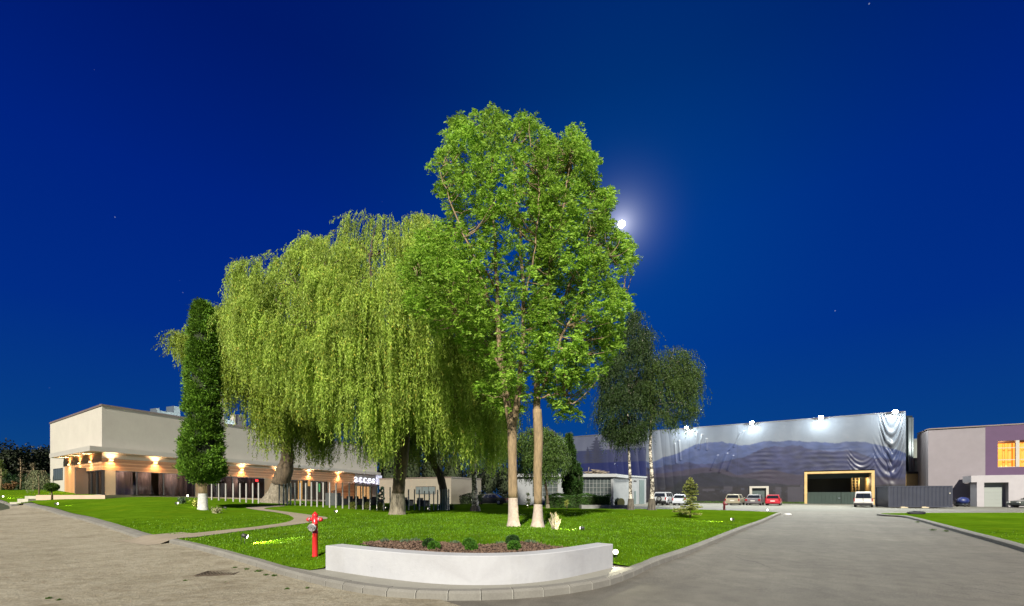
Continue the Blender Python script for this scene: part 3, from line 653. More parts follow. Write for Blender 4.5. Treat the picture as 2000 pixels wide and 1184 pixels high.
# small side window with reveal
fr = MB(); wallS(fr, 12.2, 15.9, lambda q: 3.05, 4.75 if False else 4.28, -.1, .012)
f = obj('window', fr, M_dark, bld); g = MB()
for i in range(4): wallS(g, 12.3+i*.9, 13.1+i*.9, lambda q: 3.12, 4.2, -.05, .02)
obj('pane', g, mat('dark_pane', (.06,.075,.08), .35, spec=.3), f)
# rooftop ducts
def ductbox(px0, px1, z0, z1, off, dep, nm, m=M_galv):
    mb = MB(); wallF(mb, sF(px0), sF(px1), z0, z1, off-dep, off); return obj(nm, mb, m, bld)
ductbox(321,352,9.3,9.68,-.8,.9,'roof_duct'); ductbox(316,321,9.3,9.85,-.75,1.0,'roof_duct'); ductbox(350,362,9.3,10.35,-.78,1.2,'roof_duct')
ductbox(430,437,9.3,10.2,-1,1,'roof_duct'); ductbox(444,450,9.3,13.0,-1,.8,'roof_pipe', M_white); ductbox(452,470,9.3,9.9,-1,1.2,'roof_duct'); ductbox(488,505,9.3,10.9,-2,1.2,'roof_unit', M_white); ductbox(520,534,9.3,10.0,-2,1.2,'roof_unit', M_galv)
# upper windows far along
mb = MB(); wallF(mb, sF(719), sF(726), 7.4, 9.4 if False else 8.6, -.2, .01); obj('upper_window', mb, mat('blue_dark_pane', (.02,.035,.10), .1, spec=.8), bld)

# wall lamps: up and down light
M_lampb = mat('lamp_metal', (.55,.5,.45), .4, .6)
M_bulb = mat('lamp_glow', (1,.8,.5), .5, emit=(1,.62,.26), estr=10)
def wall_lamp(p, n, z):
    c = Vector((p[0], p[1], z)); q = Vector((n[0], n[1], 0)); t = Vector((-n[1], n[0], 0))
    mb = MB(); l0 = c-b0
    def bx(o0, o1, w, z0, z1):
        P = [l0+t*a+q*b_ for a, b_ in ((-w,o1),(w,o1),(w,o0),(-w,o0))]
        mb.hexa([tuple(v+Vector((0,0,z0))) for v in P]+[tuple(v+Vector((0,0,z1))) for v in P])
    bx(.0,.16,.17,-.035,.035); lp = obj('wall_lamp', mb, M_lampb, bld); mb = MB(); bx(.03,.13,.13,.036,.05); bx(.03,.13,.13,-.05,-.036); obj('bulb', mb, M_bulb, lp)
    lc = c+q*.17
    for dz in (1, -1):
        spotlight('wall_lamp_light', lc+q*.10+Vector((0,0,.07*dz)), lc+Vector((0,0,2*dz))-q*.10, 150, 150, (1,.56,.28), 1.0, .05)
for px, py in ((216,899),(302.7,904),(388,911),(471.7,917.5),(541,922.5),(603,926),(660,930)):
    s = sF(px); pz = CAMH-(py-HOR)/F*front_pt(px)[1]; wall_lamp(pF(s,-.008), nF, pz)
for s in (9.6, 6.2, 2.9): wall_lamp(pS(s,.022), nS, 4.5)
# sign: backlit letters
sg = bpy.data.curves.new('sign_letters', 'FONT'); sg.body = 'acces'; sg.size = 1.25; sg.extrude = .05; sg.offset = .0; sg.space_character = 1.2
so_ = bpy.data.objects.new('sign_tmp', sg); COL.objects.link(so_)
bpy.context.view_layer.update()
dg = bpy.context.evaluated_depsgraph_get(); me = bpy.data.meshes.new_from_object(so_.evaluated_get(dg)); bpy.data.objects.remove(so_)
xs = [v.co.x for v in me.vertices]; s0, s1 = sF(690.5), sF(730.5); wdt = s1-s0; kx = wdt/(max(xs)-min(xs))
for v in me.vertices:
    s = s0+(v.co.x-min(xs))*kx; q = pF(s, .16+v.co.z); v.co = Vector(q3(q, zf(s)+2.92+v.co.y*1.35))
me.name = 'sign_lettering'
sgn = link('sign_lettering', me, mat('sign_white_glow', (.9,.9,1), .4, emit=(.86,.88,1), estr=.7), bld, label='backlit white letters reading acces')
for k in range(5):
    s = lerp(s0, s1, (k+.5)/5); q = pF(s, .11); pointlight('sign_light', (q[0], q[1], zf(s)+3.05), 30, (.74,.76,1), .12)
mb = MB(); wallF(mb, sF(733.5)+.01, sF(741), lambda s: zf(s)+2.75, lambda s: zs(s)-.05, 0.002, .5); obj('fascia_block', mb, mat('glowing_fascia_block', (.8,.8,.9), .5, emit=(.75,.78,1), estr=.28), bld)  # fascia end block; the white light on it is put in as glow

# single-storey annex beyond
P0, P1 = np.array([xw(741,66.), 66.]), np.array([xw(881,60.), 60.])
ax = thing('annex_building', 'low cream rendered annex with one strip window, right of the entrance', 'building', (float(P0[0]), float(P0[1]), .3))
dx, dy = P1-P0; ln = math.hypot(dx, dy); ux, uy = dx/ln, dy/ln
def aq(s, o): return (ux*s+uy*o, uy*s-ux*o)
def abox(mb, s0, s1, o0, o1, z0, z1): mb.hexa([(*aq(s0,o1),z0),(*aq(s1,o1),z0),(*aq(s1,o0),z0),(*aq(s0,o0),z0),(*aq(s0,o1),z1),(*aq(s1,o1),z1),(*aq(s1,o0),z1),(*aq(s0,o0),z1)]); return mb
obj('wall', abox(MB(), 0, ln, -8, 0, -.6, 3.62), mat('annex_render', (.19,.165,.135), .85, var=.05, vscale=.8), ax)
obj('roof_edge', abox(MB(), -.1, ln+.06, -8.1, .07, 3.622, 3.75), M_trim, ax)
f = obj('window', abox(MB(), ln*.53, ln*.80, -.05, .02, 1.35, 2.45), M_dark, ax); g = MB()
for i in range(3): abox(g, ln*.535+i*ln*.088, ln*.617+i*ln*.088, -.02, .03, 1.42, 2.38)
obj('pane', g, mat('grey_pane', (.10,.12,.13), .08, spec=.8), f)

# terrace slab and steps
tp = [pF(-.2,.0), pF(LF,.0), pF(LF,5.0)]+[pF(LF*k/6, 3.0+1.2*(k/6)) for k in (5,4,3,2,1)]+[onT(205,972.5,.2), onT(150,972.8,.2), onT(70,973.5,.3), (onT(70,973.5,.3)[0]-.3, onT(70,973.5,.3)[1]+2.4), pS(9,.3)]
M_terr = mat('terrace_stone', (.46,.33,.25), .7, var=.1, vscale=1.5)
def terrz(V): return np.array([lerp(1.50, .40, min(1, max(0, (np.dot(v-A_, tF))/LF))) for v in V])
tp = [tuple(p) for p in tp]
sheet('terrace', tp, 1.2, .06, M_terr, zfun=terrz)
mb = MB()
for i in range(len(tp)):
    a, b = tp[i], tp[(i+1) % len(tp)]; za, zb = terrz(np.array([a, b]))+.059
    mb.add([(a[0],a[1],za-.35),(b[0],b[1],zb-.35),(b[0],b[1],zb),(a[0],a[1],za)], [(0,1,2,3)])
obj('terrace_edge', mb, M_terr, kind='structure')
st = thing('garden_steps', 'three rough concrete steps climbing from the cobbled road to the terrace', 'steps', (*onT(30,990), T(*onT(30,990))))
M_step = mat('step_concrete', (.36,.34,.28), .9, var=.12, vscale=3, bump=.4)
for i, (x0, x1, yt, yb, Y) in enumerate(((19,41,981,993,29.3),(34,55,974.5,984,30.0),(48.5,112,969,979.5,30.8))):
    mb = MB(); a = W(x0, yt, Y)-st.location; b = W(x1, yb, Y)-st.location
    mb.hexa([(a.x,a.y,b.z-.3),(b.x,b.y-.0,b.z-.3),(b.x+.6,b.y+1.7,b.z-.3),(a.x+.0,a.y+1.7,b.z-.3),(a.x,a.y,a.z),(b.x,b.y,a.z),(b.x+.6,b.y+1.7,a.z),(a.x,a.y+1.7,a.z)])
    obj('step', mb, M_step, st)
# ------------------------------------------------------------------ covered building on the right
def fabz(): return 11.34
FA = [np.array([xw(1768,59.9), 59.9]), np.array([xw(1040,91.0), 91.0])]
fd = FA[1]-FA[0]; FL = float(np.linalg.norm(fd)); ft = fd/FL; fn = np.array([-ft[1], ft[0]])
if fn[1] > 0: fn = -fn
F0 = Vector((float(FA[0][0]), float(FA[0][1]), .1))
def fS(px): r = (px-CX)/F; s = (r*FA[0][1]-FA[0][0])/(ft[0]-r*ft[1]); return float(s)
def fq(s, o, z): q = ft*s+fn*o; return (float(q[0]), float(q[1]), z-F0.z)
def fY(s): return float(FA[0][1]+ft[1]*s)
def fz(px, py): return CAMH-(py-HOR)/F*fY(fS(px))
ZT = 12.94
fb = thing('covered_building', 'large flat-roofed hall wrapped in a printed tarpaulin of mountains, four floodlights on top', 'building', F0)
def fbox(mb, s0, s1, o0, o1, z0, z1): return mb.hexa([fq(s0,o0,z0),fq(s1,o0,z0),fq(s1,o1,z0),fq(s0,o1,z0),fq(s0,o0,z1),fq(s1,o0,z1),fq(s1,o1,z1),fq(s0,o1,z1)])
M_hall = mat('hall_wall', (.14,.14,.15), .8, var=.2, vscale=.6)
g0, g1, gh = fS(1708), fS(1571), fz(1640,920.5)
d0, d1, dh = fS(1496.5), fS(1469), fz(1480,953.5)
mb = MB(); fbox(mb, 0, FL, -14, -6, 0, ZT-.15); fbox(mb, 0, g0, -6, -.3, 0, ZT-.15); fbox(mb, g1, FL, -6, -.3, 0, ZT-.15); fbox(mb, g0, g1, -6, -.3, gh+.2, ZT-.15)
obj('hall_wall', mb, M_hall, fb)
# the tarpaulin: a dense grid with folds, its printed picture in a colour attribute
def fbm(x, y, s, R):
    v = np.zeros_like(x)
    for k in range(5):
        a = 2.0**k; v += (np.sin(x*s*a+R[k][0]+1.7*np.sin(y*s*a*.8+R[k][1]))*np.cos(y*s*a*1.1+R[k][2]+1.3*np.sin(x*s*a*.7)))/a
    return v/1.9
RR = [[rnd.uniform(0,6.28) for _ in range(3)] for _ in range(5)]
ns, nz_ = 620, 150
S = np.linspace(-.05, FL, ns); Z = np.linspace(.35, ZT, nz_)
SS, ZZ = np.meshgrid(S, Z, indexing='ij')
px = CX+F*(FA[0][0]+ft[0]*SS)/(FA[0][1]+ft[1]*SS)
HH = ZZ/ZT
# ridge lines given as image columns against height on the cloth
def ridge(pts, rough, seed):
    P = np.array(pts, float); base = np.interp(px, P[:,0], P[:,1])
    R2 = [[(seed*13.7+k*2.1+j*1.9) % 6.28 for j in range(3)] for k in range(5)]
    return base+rough*(fbm(SS, SS*0+seed, .5, R2)+.35*np.abs(fbm(SS*3, SS*0+seed*2, .9, R2)))-rough*.2
def hz(px_, py_): return fz(px_, py_)/ZT
rA = ridge([(p, hz(p, q)) for p, q in ((1060,915),(1240,890),(1270,902),(1320,885),(1360,868),(1410,861),(1450,868),(1500,860),(1540,858),(1600,862),(1650,860),(1690,862),(1730,876),(1768,884))], .030, 1)
rB = ridge([(p, hz(p, q)) for p, q in ((1060,930),(1240,915),(1300,905),(1400,905),(1450,893),(1480,880),(1510,873),(1560,870),(1600,876),(1660,880),(1700,890),(1768,900))], .040, 2)
rC = ridge([(p, hz(p, q)) for p, q in ((1060,940),(1240,928),(1330,918),(1380,912),(1410,914),(1440,925),(1500,915),(1560,925),(1700,930),(1768,935))], .02, 3)
rD = ridge([(p, hz(p, q)) for p, q in ((1060,950),(1240,940),(1340,925),(1400,920),(1470,935),(1560,948),(1768,955))], .03, 4)
def C3(*c): return np.array(c)
sky_t = C3(.34,.36,.36); sky_b = C3(.46,.46,.42)
col = sky_b+(sky_t-sky_b)*np.clip((HH-.6)/.4, 0, 1)[..., None]
n1 = fbm(SS, ZZ, .55, RR); n2 = fbm(SS+9, ZZ*1.6, 1.7, RR)
col = col*(1+.10*n1[..., None])
def lay(mask, c, k=.18):
    global col
    cc = np.array(c)*(1+k*n2+.5*k*n1)[..., None]
    m_ = np.clip(mask, 0, 1)[..., None]; col = col*(1-m_)+cc*m_
sft = 90
lay((rA-HH)*sft, (.13,.16,.29), .3); lay((rB-HH)*sft, (.085,.085,.165), .5); lay((rC-HH)*sft*.6, (.105,.078,.105)); lay((rD-HH)*sft, (.045,.042,.058), .4)
low = np.clip((.24+.02*n2-HH)*40, 0, 1); lay(low, (.050,.040,.042), .5)
# far left cloth: another print, pale top, blue foot, firs
left = px < 1262
lc = np.where((HH > hz(1150,880))[..., None], C3(.27,.27,.31), C3(.075,.085,.17))
lc = np.where((HH < hz(1150,905))[..., None], C3(.022,.035,.16), lc)
lc = np.where(((np.sin(px*.09)+np.sin(px*.031+2)) > .7)[..., None] & (HH < hz(1150,868))[..., None], lc*np.array([1.25,1.15,1.1]), lc)
for cxp, wv, top in ((1165,13,853),(1148,8,872),(1110,8,866)):
    hh = hz(1150, top); fir = (np.abs(px-cxp) < wv*np.clip((hh-HH)/(.16), 0, 1)*(.75+.35*np.sin(HH*160)) ) & (HH > hz(1150,905))
    lc = np.where(fir[..., None], C3(.085,.085,.125), lc)
lc = lc*(1+.12*n1)[..., None]
col = np.where(left[..., None], lc, col)
# little houses and bare trees printed at the foot
for k in range(46):
    cx_ = 1275+rnd.random()*300; w_ = rnd.uniform(1.2,5); h0 = rnd.uniform(.125,.20); h1 = h0+rnd.uniform(.01,.03)
    m_ = (np.abs(px-cx_) < w_) & (HH > h0) & (HH < h1); col = np.where(m_[..., None], C3(.11,.10,.115)*rnd.uniform(.6,1.25), col)
for cx_, w_, a, b in ((1422,9,.17,.225),(1384,12,.165,.20),(1552,13,0,.215),(1520,6,0,.21),(1566,3,0,.24)):
    m_ = (np.abs(px-cx_) < w_) & (HH > a) & (HH < b); col = np.where(m_[..., None], C3(.135,.11,.115), col)
m_ = ((px-1338)/27)**2+((HH-.14)/.16)**2 < 1+.25*n2; col = np.where(m_[..., None] & (~left)[..., None], C3(.030,.032,.036)*(1+.3*n2[..., None]), col)
for cx_ in np.linspace(1300, 1768, 11):
    seam = np.abs(px-cx_) < .35; col = np.where(seam[..., None], col*.8, col)
# folds
off = .05+.02*n1
off += .022*np.sin(SS*3.1+1.5*np.sin(ZZ*.5)+n1)*np.clip(HH-.3, 0, 1)
def sag(c, half, ztop, depth, amp, wl):
    global off
    u = (px-c)/half; zc = ztop-depth*(1-u*u); m_ = (np.abs(u) < 1)
    ph = (ZZ-zc); off += np.where(m_, amp*np.sin(ph*2*pi/wl)*np.exp(-(ph/(depth*.55+.01))**2)*np.clip((1-np.abs(u))*4, 0, 1), 0)
sag(1741, 25, 12.5, 4.2, .17, 1.5); sag(1747, 22, 10.4, 4.6, .09, 1.9); sag(1738, 34, 8.3, 3.2, .06, 1.3); sag(1684, 30, 7.2, 1.9, .05, .7)
lf = np.exp(-((px-1262)/70)**2); off += lf*.10*np.abs(np.sin(SS*2.2+(ZT-ZZ)*.22))**.5*(.3+.7*HH)
for c, sl_, w_, z0, z1 in ((1420,-.5,2.2,5.2,8.4),(1432,-.5,1.5,5.5,8.0),(1446,-.6,1.5,9.3,11.6),(1362,-.15,1.5,9.5,12.2),(1372,-.3,1.3,9.2,11.8),(1326,.1,1.8,7.5,11),(1318,.1,1.2,7,10.5),(1380,.0,1.2,9,11),(1452,-1.0,2.0,8.8,11.9),(1402,-.6,1.5,5.6,8.2)):
    xc = c-sl_*(ZZ-z1)*9; m_ = np.exp(-((px-xc)/w_)**2)*((ZZ > z0) & (ZZ < z1)); off += .11*m_
hf = np.exp(-((px-1490)/26)**2)+.8*np.exp(-((px-1625)/60)**2); off += hf*.010*np.sin(ZZ*9+n1*2)*((HH > .3) & (HH < .66))
keep = ~(((SS > g0) & (SS < g1) & (ZZ < gh+.12)) | ((SS > d0-.1) & (SS < d1+.1) & (ZZ < dh)))
q = ft[None, None, :]*SS[..., None]+fn[None, None, :]*off[..., None]
V = np.concatenate([q, (ZZ-F0.z)[..., None]], 2).reshape(-1, 3)
idx = np.arange(ns*nz_).reshape(ns, nz_); kq = keep[:-1,:-1] & keep[1:,:-1] & keep[1:,1:] & keep[:-1,1:]
fa = np.stack([idx[:-1,:-1], idx[1:,:-1], idx[1:,1:], idx[:-1,1:]], 2)[kq]
me = bpy.data.meshes.new('printed_tarpaulin'); me.vertices.add(len(V)); me.vertices.foreach_set('co', V.astype(np.float32).ravel())
me.loops.add(fa.size); me.loops.foreach_set('vertex_index', fa.astype(np.int32).ravel()); me.polygons.add(len(fa)); me.polygons.foreach_set('loop_start', np.arange(0, fa.size, 4, dtype=np.int32)); me.update(calc_edges=True)
me.polygons.foreach_set('use_smooth', [True]*len(me.polygons))
at = me.color_attributes.new('print', 'FLOAT_COLOR', 'POINT'); at.data.foreach_set('color', np.concatenate([np.clip(col*np.array([.215,.245,.33]),0,1), np.ones(col.shape[:2]+(1,))], 2).astype(np.float32).ravel())
M_tarp = bpy.data.materials.new('printed_tarpaulin'); M_tarp.use_nodes = True; t = M_tarp.node_tree; b = t.nodes['Principled BSDF']; b.inputs['Roughness'].default_value = .42; b.inputs['Specular IOR Level'].default_value = .5
a = t.nodes.new('ShaderNodeAttribute'); a.attribute_name = 'print'; t.links.new(a.outputs['Color'], b.inputs['Base Color'])
link('printed_tarpaulin', me, M_tarp, fb, label='tarpaulin printed with blue and brown mountain ridges')
mb = MB(); fbox(mb, 0, FL, -14.1, .12, ZT+.001, ZT+.14); obj('roof_edge', mb, mat('roof_sheet', (.08,.08,.09), .6, .3), fb)
# gate portal
M_yel = mat('ochre_reveal', (.42,.29,.12), .7, var=.15, vscale=1)
mb = MB(); t_ = .35
fbox(mb, g0, g0+t_, -5.9, .16, 0, gh); fbox(mb, g1-t_, g1, -5.9, .16, 0, gh); fbox(mb, g0+t_, g1-t_, -5.9, .16, gh-.30, gh); obj('gate_portal', mb, M_yel, fb)
mb = MB(); fbox(mb, g0+t_, g1-t_, -5.95, -5.9, 0, gh-.3); obj('gate_back', mb, mat('dark_hall_inside', (.012,.02,.022), .7), fb)
mb = MB(); fbox(mb, g0+t_, g1-t_, -2.6, -2.2, gh-.95, gh-.302); obj('gate_lintel', mb, mat('teal_lintel', (.03,.06,.07), .6), fb)
M_gate = mat('green_gate_paint', (.014,.030,.025), .5, var=.15, vscale=1)
gm = (g0+g1)/2-.4
for a_, b_ in ((g0+t_+.02, gm-.02), (gm+.02, g1-t_-.02)):
    mb = MB(); fbox(mb, a_, b_, -.62, -.55, .12, 1.95)
    n = 9
    for k in range(n+1): s = lerp(a_, b_-.06, k/n); fbox(mb, s, s+.06, -.549, -.51, .14, 1.93)
    ga = obj('gate_leaf', mb, M_gate, fb)
    if a_ > gm: mb = MB(); fbox(mb, gm+.12, gm+.38, -.548, -.47, .98, 1.14); obj('latch', mb, M_galv, ga)
mb = MB()
for k in range(7): fbox(mb, fS(1687), fS(1672), -5.0, -4.2, 2.0+k*.42, 2.06+k*.42)
for s in (fS(1687), fS(1680), fS(1672.5)): fbox(mb, s, s+.1, -5.05, -4.15, .3, 4.9)
obj('shelf_rack', mb, mat('yellow_rack', (.40,.30,.14), .6), fb)
pointlight('gate_inner_light', tuple(Vector(fq(fS(1690), -3.5, 3.6))+F0), 90, (1,.8,.5), .2)
# small side door with white frame
mb = MB(); fbox(mb, d0-.35, d0, -.3, .35, 0, dh+.3); fbox(mb, d1, d1+.35, -.3, .35, 0, dh+.3); fbox(mb, d0, d1, -.3, .35, dh, dh+.3); df = obj('door_frame', mb, M_white, fb)
mb = MB(); fbox(mb, d0, d1, -.28, -.2, 0, dh); obj('door', mb, mat('dark_green_door', (.05,.07,.07), .5), df)
# floodlights
M_fl = mat('floodlight_lens', (1,1,1), .3, emit=(.92,1,.95), estr=60)
flp = []
for px_, py_ in ((1343,837),(1469,829),(1602,819),(1745,808)):
    s = fS(px_); mb = MB(); c = Vector(fq(s, 1.15, ZT+.05))
    mb.tube([fq(s, -.1, ZT+.15), fq(s, .9, ZT+.25), fq(s, 1.1, ZT+.1)], .035, 6)
    lp = obj('floodlight', mb, M_dark, fb)
    mb = MB(); fbox(mb, s-.30, s+.30, .95, 1.2, ZT-.20, ZT+.20); obj('lamp_head', mb, M_dark, lp)
    mb = MB(); fbox(mb, s-.26, s+.26, 1.201, 1.23, ZT-.16, ZT+.16); obj('lens', mb, M_fl, lp)
    flp.append(tuple(Vector(fq(s, 1.45, ZT-.05))+F0))
for p in flp:
    pointlight('floodlight_light', p, 1250, (.93,1,.92), .22)
    spotlight('floodlight_light', (p[0]-.4, p[1]-.5, p[2]), (p[0]-34, p[1]-52, 0), 9500, 150, (.95,1,.90), .8, .2)
# base of the wall: weeds
n = 2600; ss = nr.uniform(fS(1570), fS(1290), n); P = np.array([fq(s, rnd.uniform(.15,.9), .2) for s in ss])+np.array(F0); P[:,2] = .2
quads_mesh('wall_weeds', leaves(P, np.c_[nr.normal(size=(n,2))*.5, np.ones(n)], nr.uniform(.1,.45,n), .05), leafmat('weed_leaf', (.04,.09,.01), (.09,.16,.03)), kind='stuff', label='ragged green weeds along the foot of the printed tarpaulin')

# ------------------------------------------------------------------ gap between the halls
tw = thing('steel_tower', 'dark narrow steel tower with pipes, just right of the tarpaulin hall', 'tower', (xw(1777,66), 66, .1))
mb = MB(); k = 66/F
mb.box(-7*k, 5*k, 0, 4, 0, (966-812)*k+1.5); obj('tower_body', mb, mat('dark_steel', (.03,.045,.055), .4, .6, var=.3, vscale=1), tw)
mb = MB()
for dx_ in (-4, -1, 3): mb.tube([(dx_*k, -.2, 0), (dx_*k, -.2, (966-815)*k+1.4)], .12, 8)
obj('pipe', mb, M_galv, tw)
ys = thing('ochre_shed', 'ochre rendered shed wall with dark roof between the tarpaulin hall and silo', 'shed', (xw(1780,62), 62, .1))
mb = MB(); mb.box(-1.4, 1.15, 0, 3, 0, 4.45); obj('wall', mb, M_yel, ys); mb = MB(); mb.box(-1.6, 1.3, -.2, 3.2, 4.452, 4.75); obj('roof', mb, M_dark, ys)
sl_ = thing('storage_silo', 'grey metal silo with dark railings and pipes, left of the mauve building', 'silo', (xw(1801,67), 67.5, .1))
mb = MB(); mb.lathe([(0,0),(2.6,0),(2.6,9.2),(1.2,10.1),(0,10.2)], seg=28); obj('silo_body', mb, mat('silo_metal', (.22,.24,.22), .45, .4, var=.2, vscale=.8), sl_)
for zz in (6.9, 3.9): mb = MB(); mb.lathe([(2.6,zz),(3.0,zz),(3.0,zz+.12),(2.6,zz+.12)], seg=28); obj('platform', mb, M_dark, sl_)
mb = MB()
for a0 in range(0, 360, 30): x_, y_ = 3*cos(radians(a0)), 3*sin(radians(a0)); mb.tube([(x_,y_,0),(x_,y_,9.3)], .05, 6)
obj('railing', mb, M_galv, sl_)
mb = MB(); mb.box(.4,1.4,-2.9,-2.2,9.5,10.9); obj('top_cage', mb, M_dark, sl_)
mb = MB(); mb.box(1.15,1.4,-3.02,-2.95,4.4,5.4); obj('lit_hatch', mb, mat('amber_light', (1,.6,.2), .5, emit=(1,.55,.15), estr=1.2), sl_)

# ------------------------------------------------------------------ mauve and grey building far right
PA = np.array([xw(1813,58.), 58.]); PB = np.array([xw(2075,52.), 52.])
pt_ = PB-PA; PL = float(np.linalg.norm(pt_)); pt_ /= PL; pn = np.array([pt_[1], -pt_[0]])
P0_ = Vector((float(PA[0]), float(PA[1]), .1))
def pS_(px): r = (px-CX)/F; return float((r*PA[1]-PA[0])/(pt_[0]-r*pt_[1]))
def pq(s, o, z): q = pt_*s+pn*o; return (float(q[0]), float(q[1]), z-P0_.z)
def pbox(mb, s0, s1, o0, o1, z0, z1): return mb.hexa([pq(s0,o1,z0),pq(s1,o1,z0),pq(s1,o0,z0),pq(s0,o0,z0),pq(s0,o1,z1),pq(s1,o1,z1),pq(s1,o0,z1),pq(s0,o0,z1)])
def pz(px, py, o=0): Y = PA[1]+pt_[1]*pS_(px)+pn[1]*o; return CAMH-(py-HOR)/F*Y
pb = thing('mauve_building', 'grey and mauve rendered building with lit orange windows at the right edge', 'building', P0_)
M_lil = mat('lilac_grey_render', (.175,.158,.175), .8, var=.05, vscale=1.2); M_mau = mat('mauve_render', (.068,.036,.082), .8, var=.06, vscale=1.2)
sm = pS_(1924.5); zr = pz(1813,841)
mb = MB(); pbox(mb, 0, sm, -5, 0, 0, zr); obj('grey_wall', mb, M_lil, pb)
w0, w1, w2, w3 = pS_(1949), pS_(1984), pS_(1991), pS_(2040); wz0, wz1 = pz(1965,912.5), pz(1965,861)
mb = MB(); zz2 = zr+.12
pbox(mb, sm+.003, w0, -5, 0, 0, zz2); pbox(mb, w3, PL, -5, 0, 0, zz2); pbox(mb, w0, w3, -5, -0.0, 0, wz0); pbox(mb, w0, w3, -5, 0.0, wz1, zz2); obj('mauve_wall', mb, M_mau, pb)
mb = MB(); pbox(mb, .0, PL, -5.1, .06, zz2+.002, zz2+.14); obj('roof_edge', mb, M_trim, pb)
mb = MB(); pbox(mb, w0, w3, -4, -3.9, wz0, wz1); obj('lit_room', mb, mat('lit_orange_room', (.6,.35,.12), .8, emit=(1,.36,.05), estr=.95), pb)
mb = MB(); pbox(mb, w1, w2, -.3, .02, wz0, wz1); pbox(mb, w0, w1, -.12, -.02, wz0-.04, wz0+.05); 
for a_, b_ in ((w0,w1),(w2,w3)):
    for zc in (.28, .73): pbox(mb, a_, b_, -.1, -.04, lerp(wz0,wz1,zc)-.04, lerp(wz0,wz1,zc)+.04)
fr = obj('window_frame', mb, M_white, pb)
mb = MB(); M_oc = mat('orange_curtain', (.55,.25,.06), .8, var=.25, vscale=4, stretch=(3,3,.2), emit=(1,.26,.02), estr=.40)
for a_, b_ in ((pS_(1961),pS_(1967)),(pS_(1971),pS_(1983)),(pS_(1998),pS_(2014))):
    n = 14; vs = []
    for i in range(n): s = lerp(a_, b_, i/(n-1)); vs += [pq(s, -.5+.1*sin(i*1.9), wz0), pq(s, -.5+.1*sin(i*1.9), wz1-.3)]
    mb.add(vs, [(2*i,2*i+2,2*i+3,2*i+1) for i in range(n-1)], True)
obj('curtain', mb, M_oc, fr)
pointlight('room_or_fill_light', tuple(Vector(pq((w0+w1)/2, -1.8, wz1-.5))+P0_), 60, (1,.6,.25), .2)
# low annex with canopy and garage door, standing proud of the mauve wall
M_low = mat('pale_render', (.31,.295,.315), .8, var=.05, vscale=1.5)
a0, a1, a2, a3 = pS_(1892)-.2, pS_(1901), pS_(1946), pS_(1957); o1 = 3.2
def zo(px, py): return pz(px, py, o1)
zt_ = zo(1920,928.3)
mb = MB(); pbox(mb, a0, a1, 1.2, o1, 0, zt_); pbox(mb, a2, a3, .001, o1, 0, zt_); pbox(mb, a1, a2, .001, o1, zo(1920,942.5), zt_); pbox(mb, a0-.5, a0-.003, .5, o1, zo(1885,942), zt_-.02); pbox(mb, a3+.003, PL, .002, o1-.9, 0, zt_+.02)
obj('annex_wall', mb, M_low, pb)
mb = MB(); pbox(mb, a1+.003, a2-.003, .3, 2.35, 0, zo(1920,942.5)-.003); obj('garage_surround', mb, mat('shadow_grey_render', (.25,.24,.23), .8), pb)
mb = MB(); gs0, gs1 = pS_(1906), pS_(1941.5)
for k in range(7): pbox(mb, a1+.25, a2-.25, 2.351, 2.41, .1+k*.44, .53+k*.44)
obj('garage_door', mb, mat('garage_door_paint', (.22,.24,.23), .5), pb)

# ------------------------------------------------------------------ shipping container
ct = thing('shipping_container', 'dark blue-grey corrugated steel container parked before the mauve building', 'container', (xw(1735,50.3), 50.3, T(xw(1735,50.3),50.3)+.05), radians(-12))
M_ct = mat('container_paint', (.030,.034,.052), .5, .2, var=.15, vscale=1)
w_, h_ = 6.25, 2.46; Lc = w_
mb = MB(); vs = []; n = 64; dp = 2.44
for side, y_, sg_ in ((0,0,1),(1,dp,-1)):
    vs = []
    for i in range(n+1):
        u = .12+(Lc-.24)*i/n; off_ = .045 if (i % 4) in (1,2) else .0
        vs += [(u, y_+sg_*off_, .16), (u, y_+sg_*off_, h_-.12)]
    mb.add(vs, [(2*i,2*i+2,2*i+3,2*i+1) for i in range(n)])
mb.box(.1,Lc-.1,.1,dp-.1,h_-.10,h_-.06); mb.box(.05,.10,.1,dp-.1,.16,h_-.12); mb.box(Lc-.10,Lc-.05,.1,dp-.1,.16,h_-.12)
obj('corrugated_body', mb, M_ct, ct)
mb = MB()
for x_ in (0, Lc-.16):
    for y_ in (-.02, dp-.14): mb.box(x_, x_+.16, y_, y_+.16, 0, h_)
for y_ in (-.015, dp-.11): mb.box(.162, Lc-.162, y_, y_+.12, .02, .16); mb.box(.162, Lc-.162, y_, y_+.12, h_-.12, h_-.002)
for x_ in (.0, Lc-.12): mb.box(x_, x_+.12, .142, dp-.142, .02, .16); mb.box(x_, x_+.12, .142, dp-.142, h_-.12, h_-.002)
obj('frame', mb, mat('container_frame_paint', (.036,.040,.06), .5, .2), ct)
mb = MB(); mb.box(Lc-.34,Lc-.2,-.03,-.016,1.55,1.68); obj('data_plate', mb, M_white, ct)
for k, px_ in enumerate((1765, 1806)):
    b_ = thing('wooden_block', 'pale wooden block under the container, '+('left of the two' if k == 0 else 'right of the two'), 'block', (xw(px_,49.3), 49.3-.0*k, T(xw(px_,49.3),49.3)+.01), -.2)
    mb = MB(); mb.box(-.35,.35,-.12,.12,0,.10); mb.box(-.3,.1,-.09,.09,.102,.14); obj('timber', mb, mat('pale_timber', (.45,.38,.26), .8), b_)

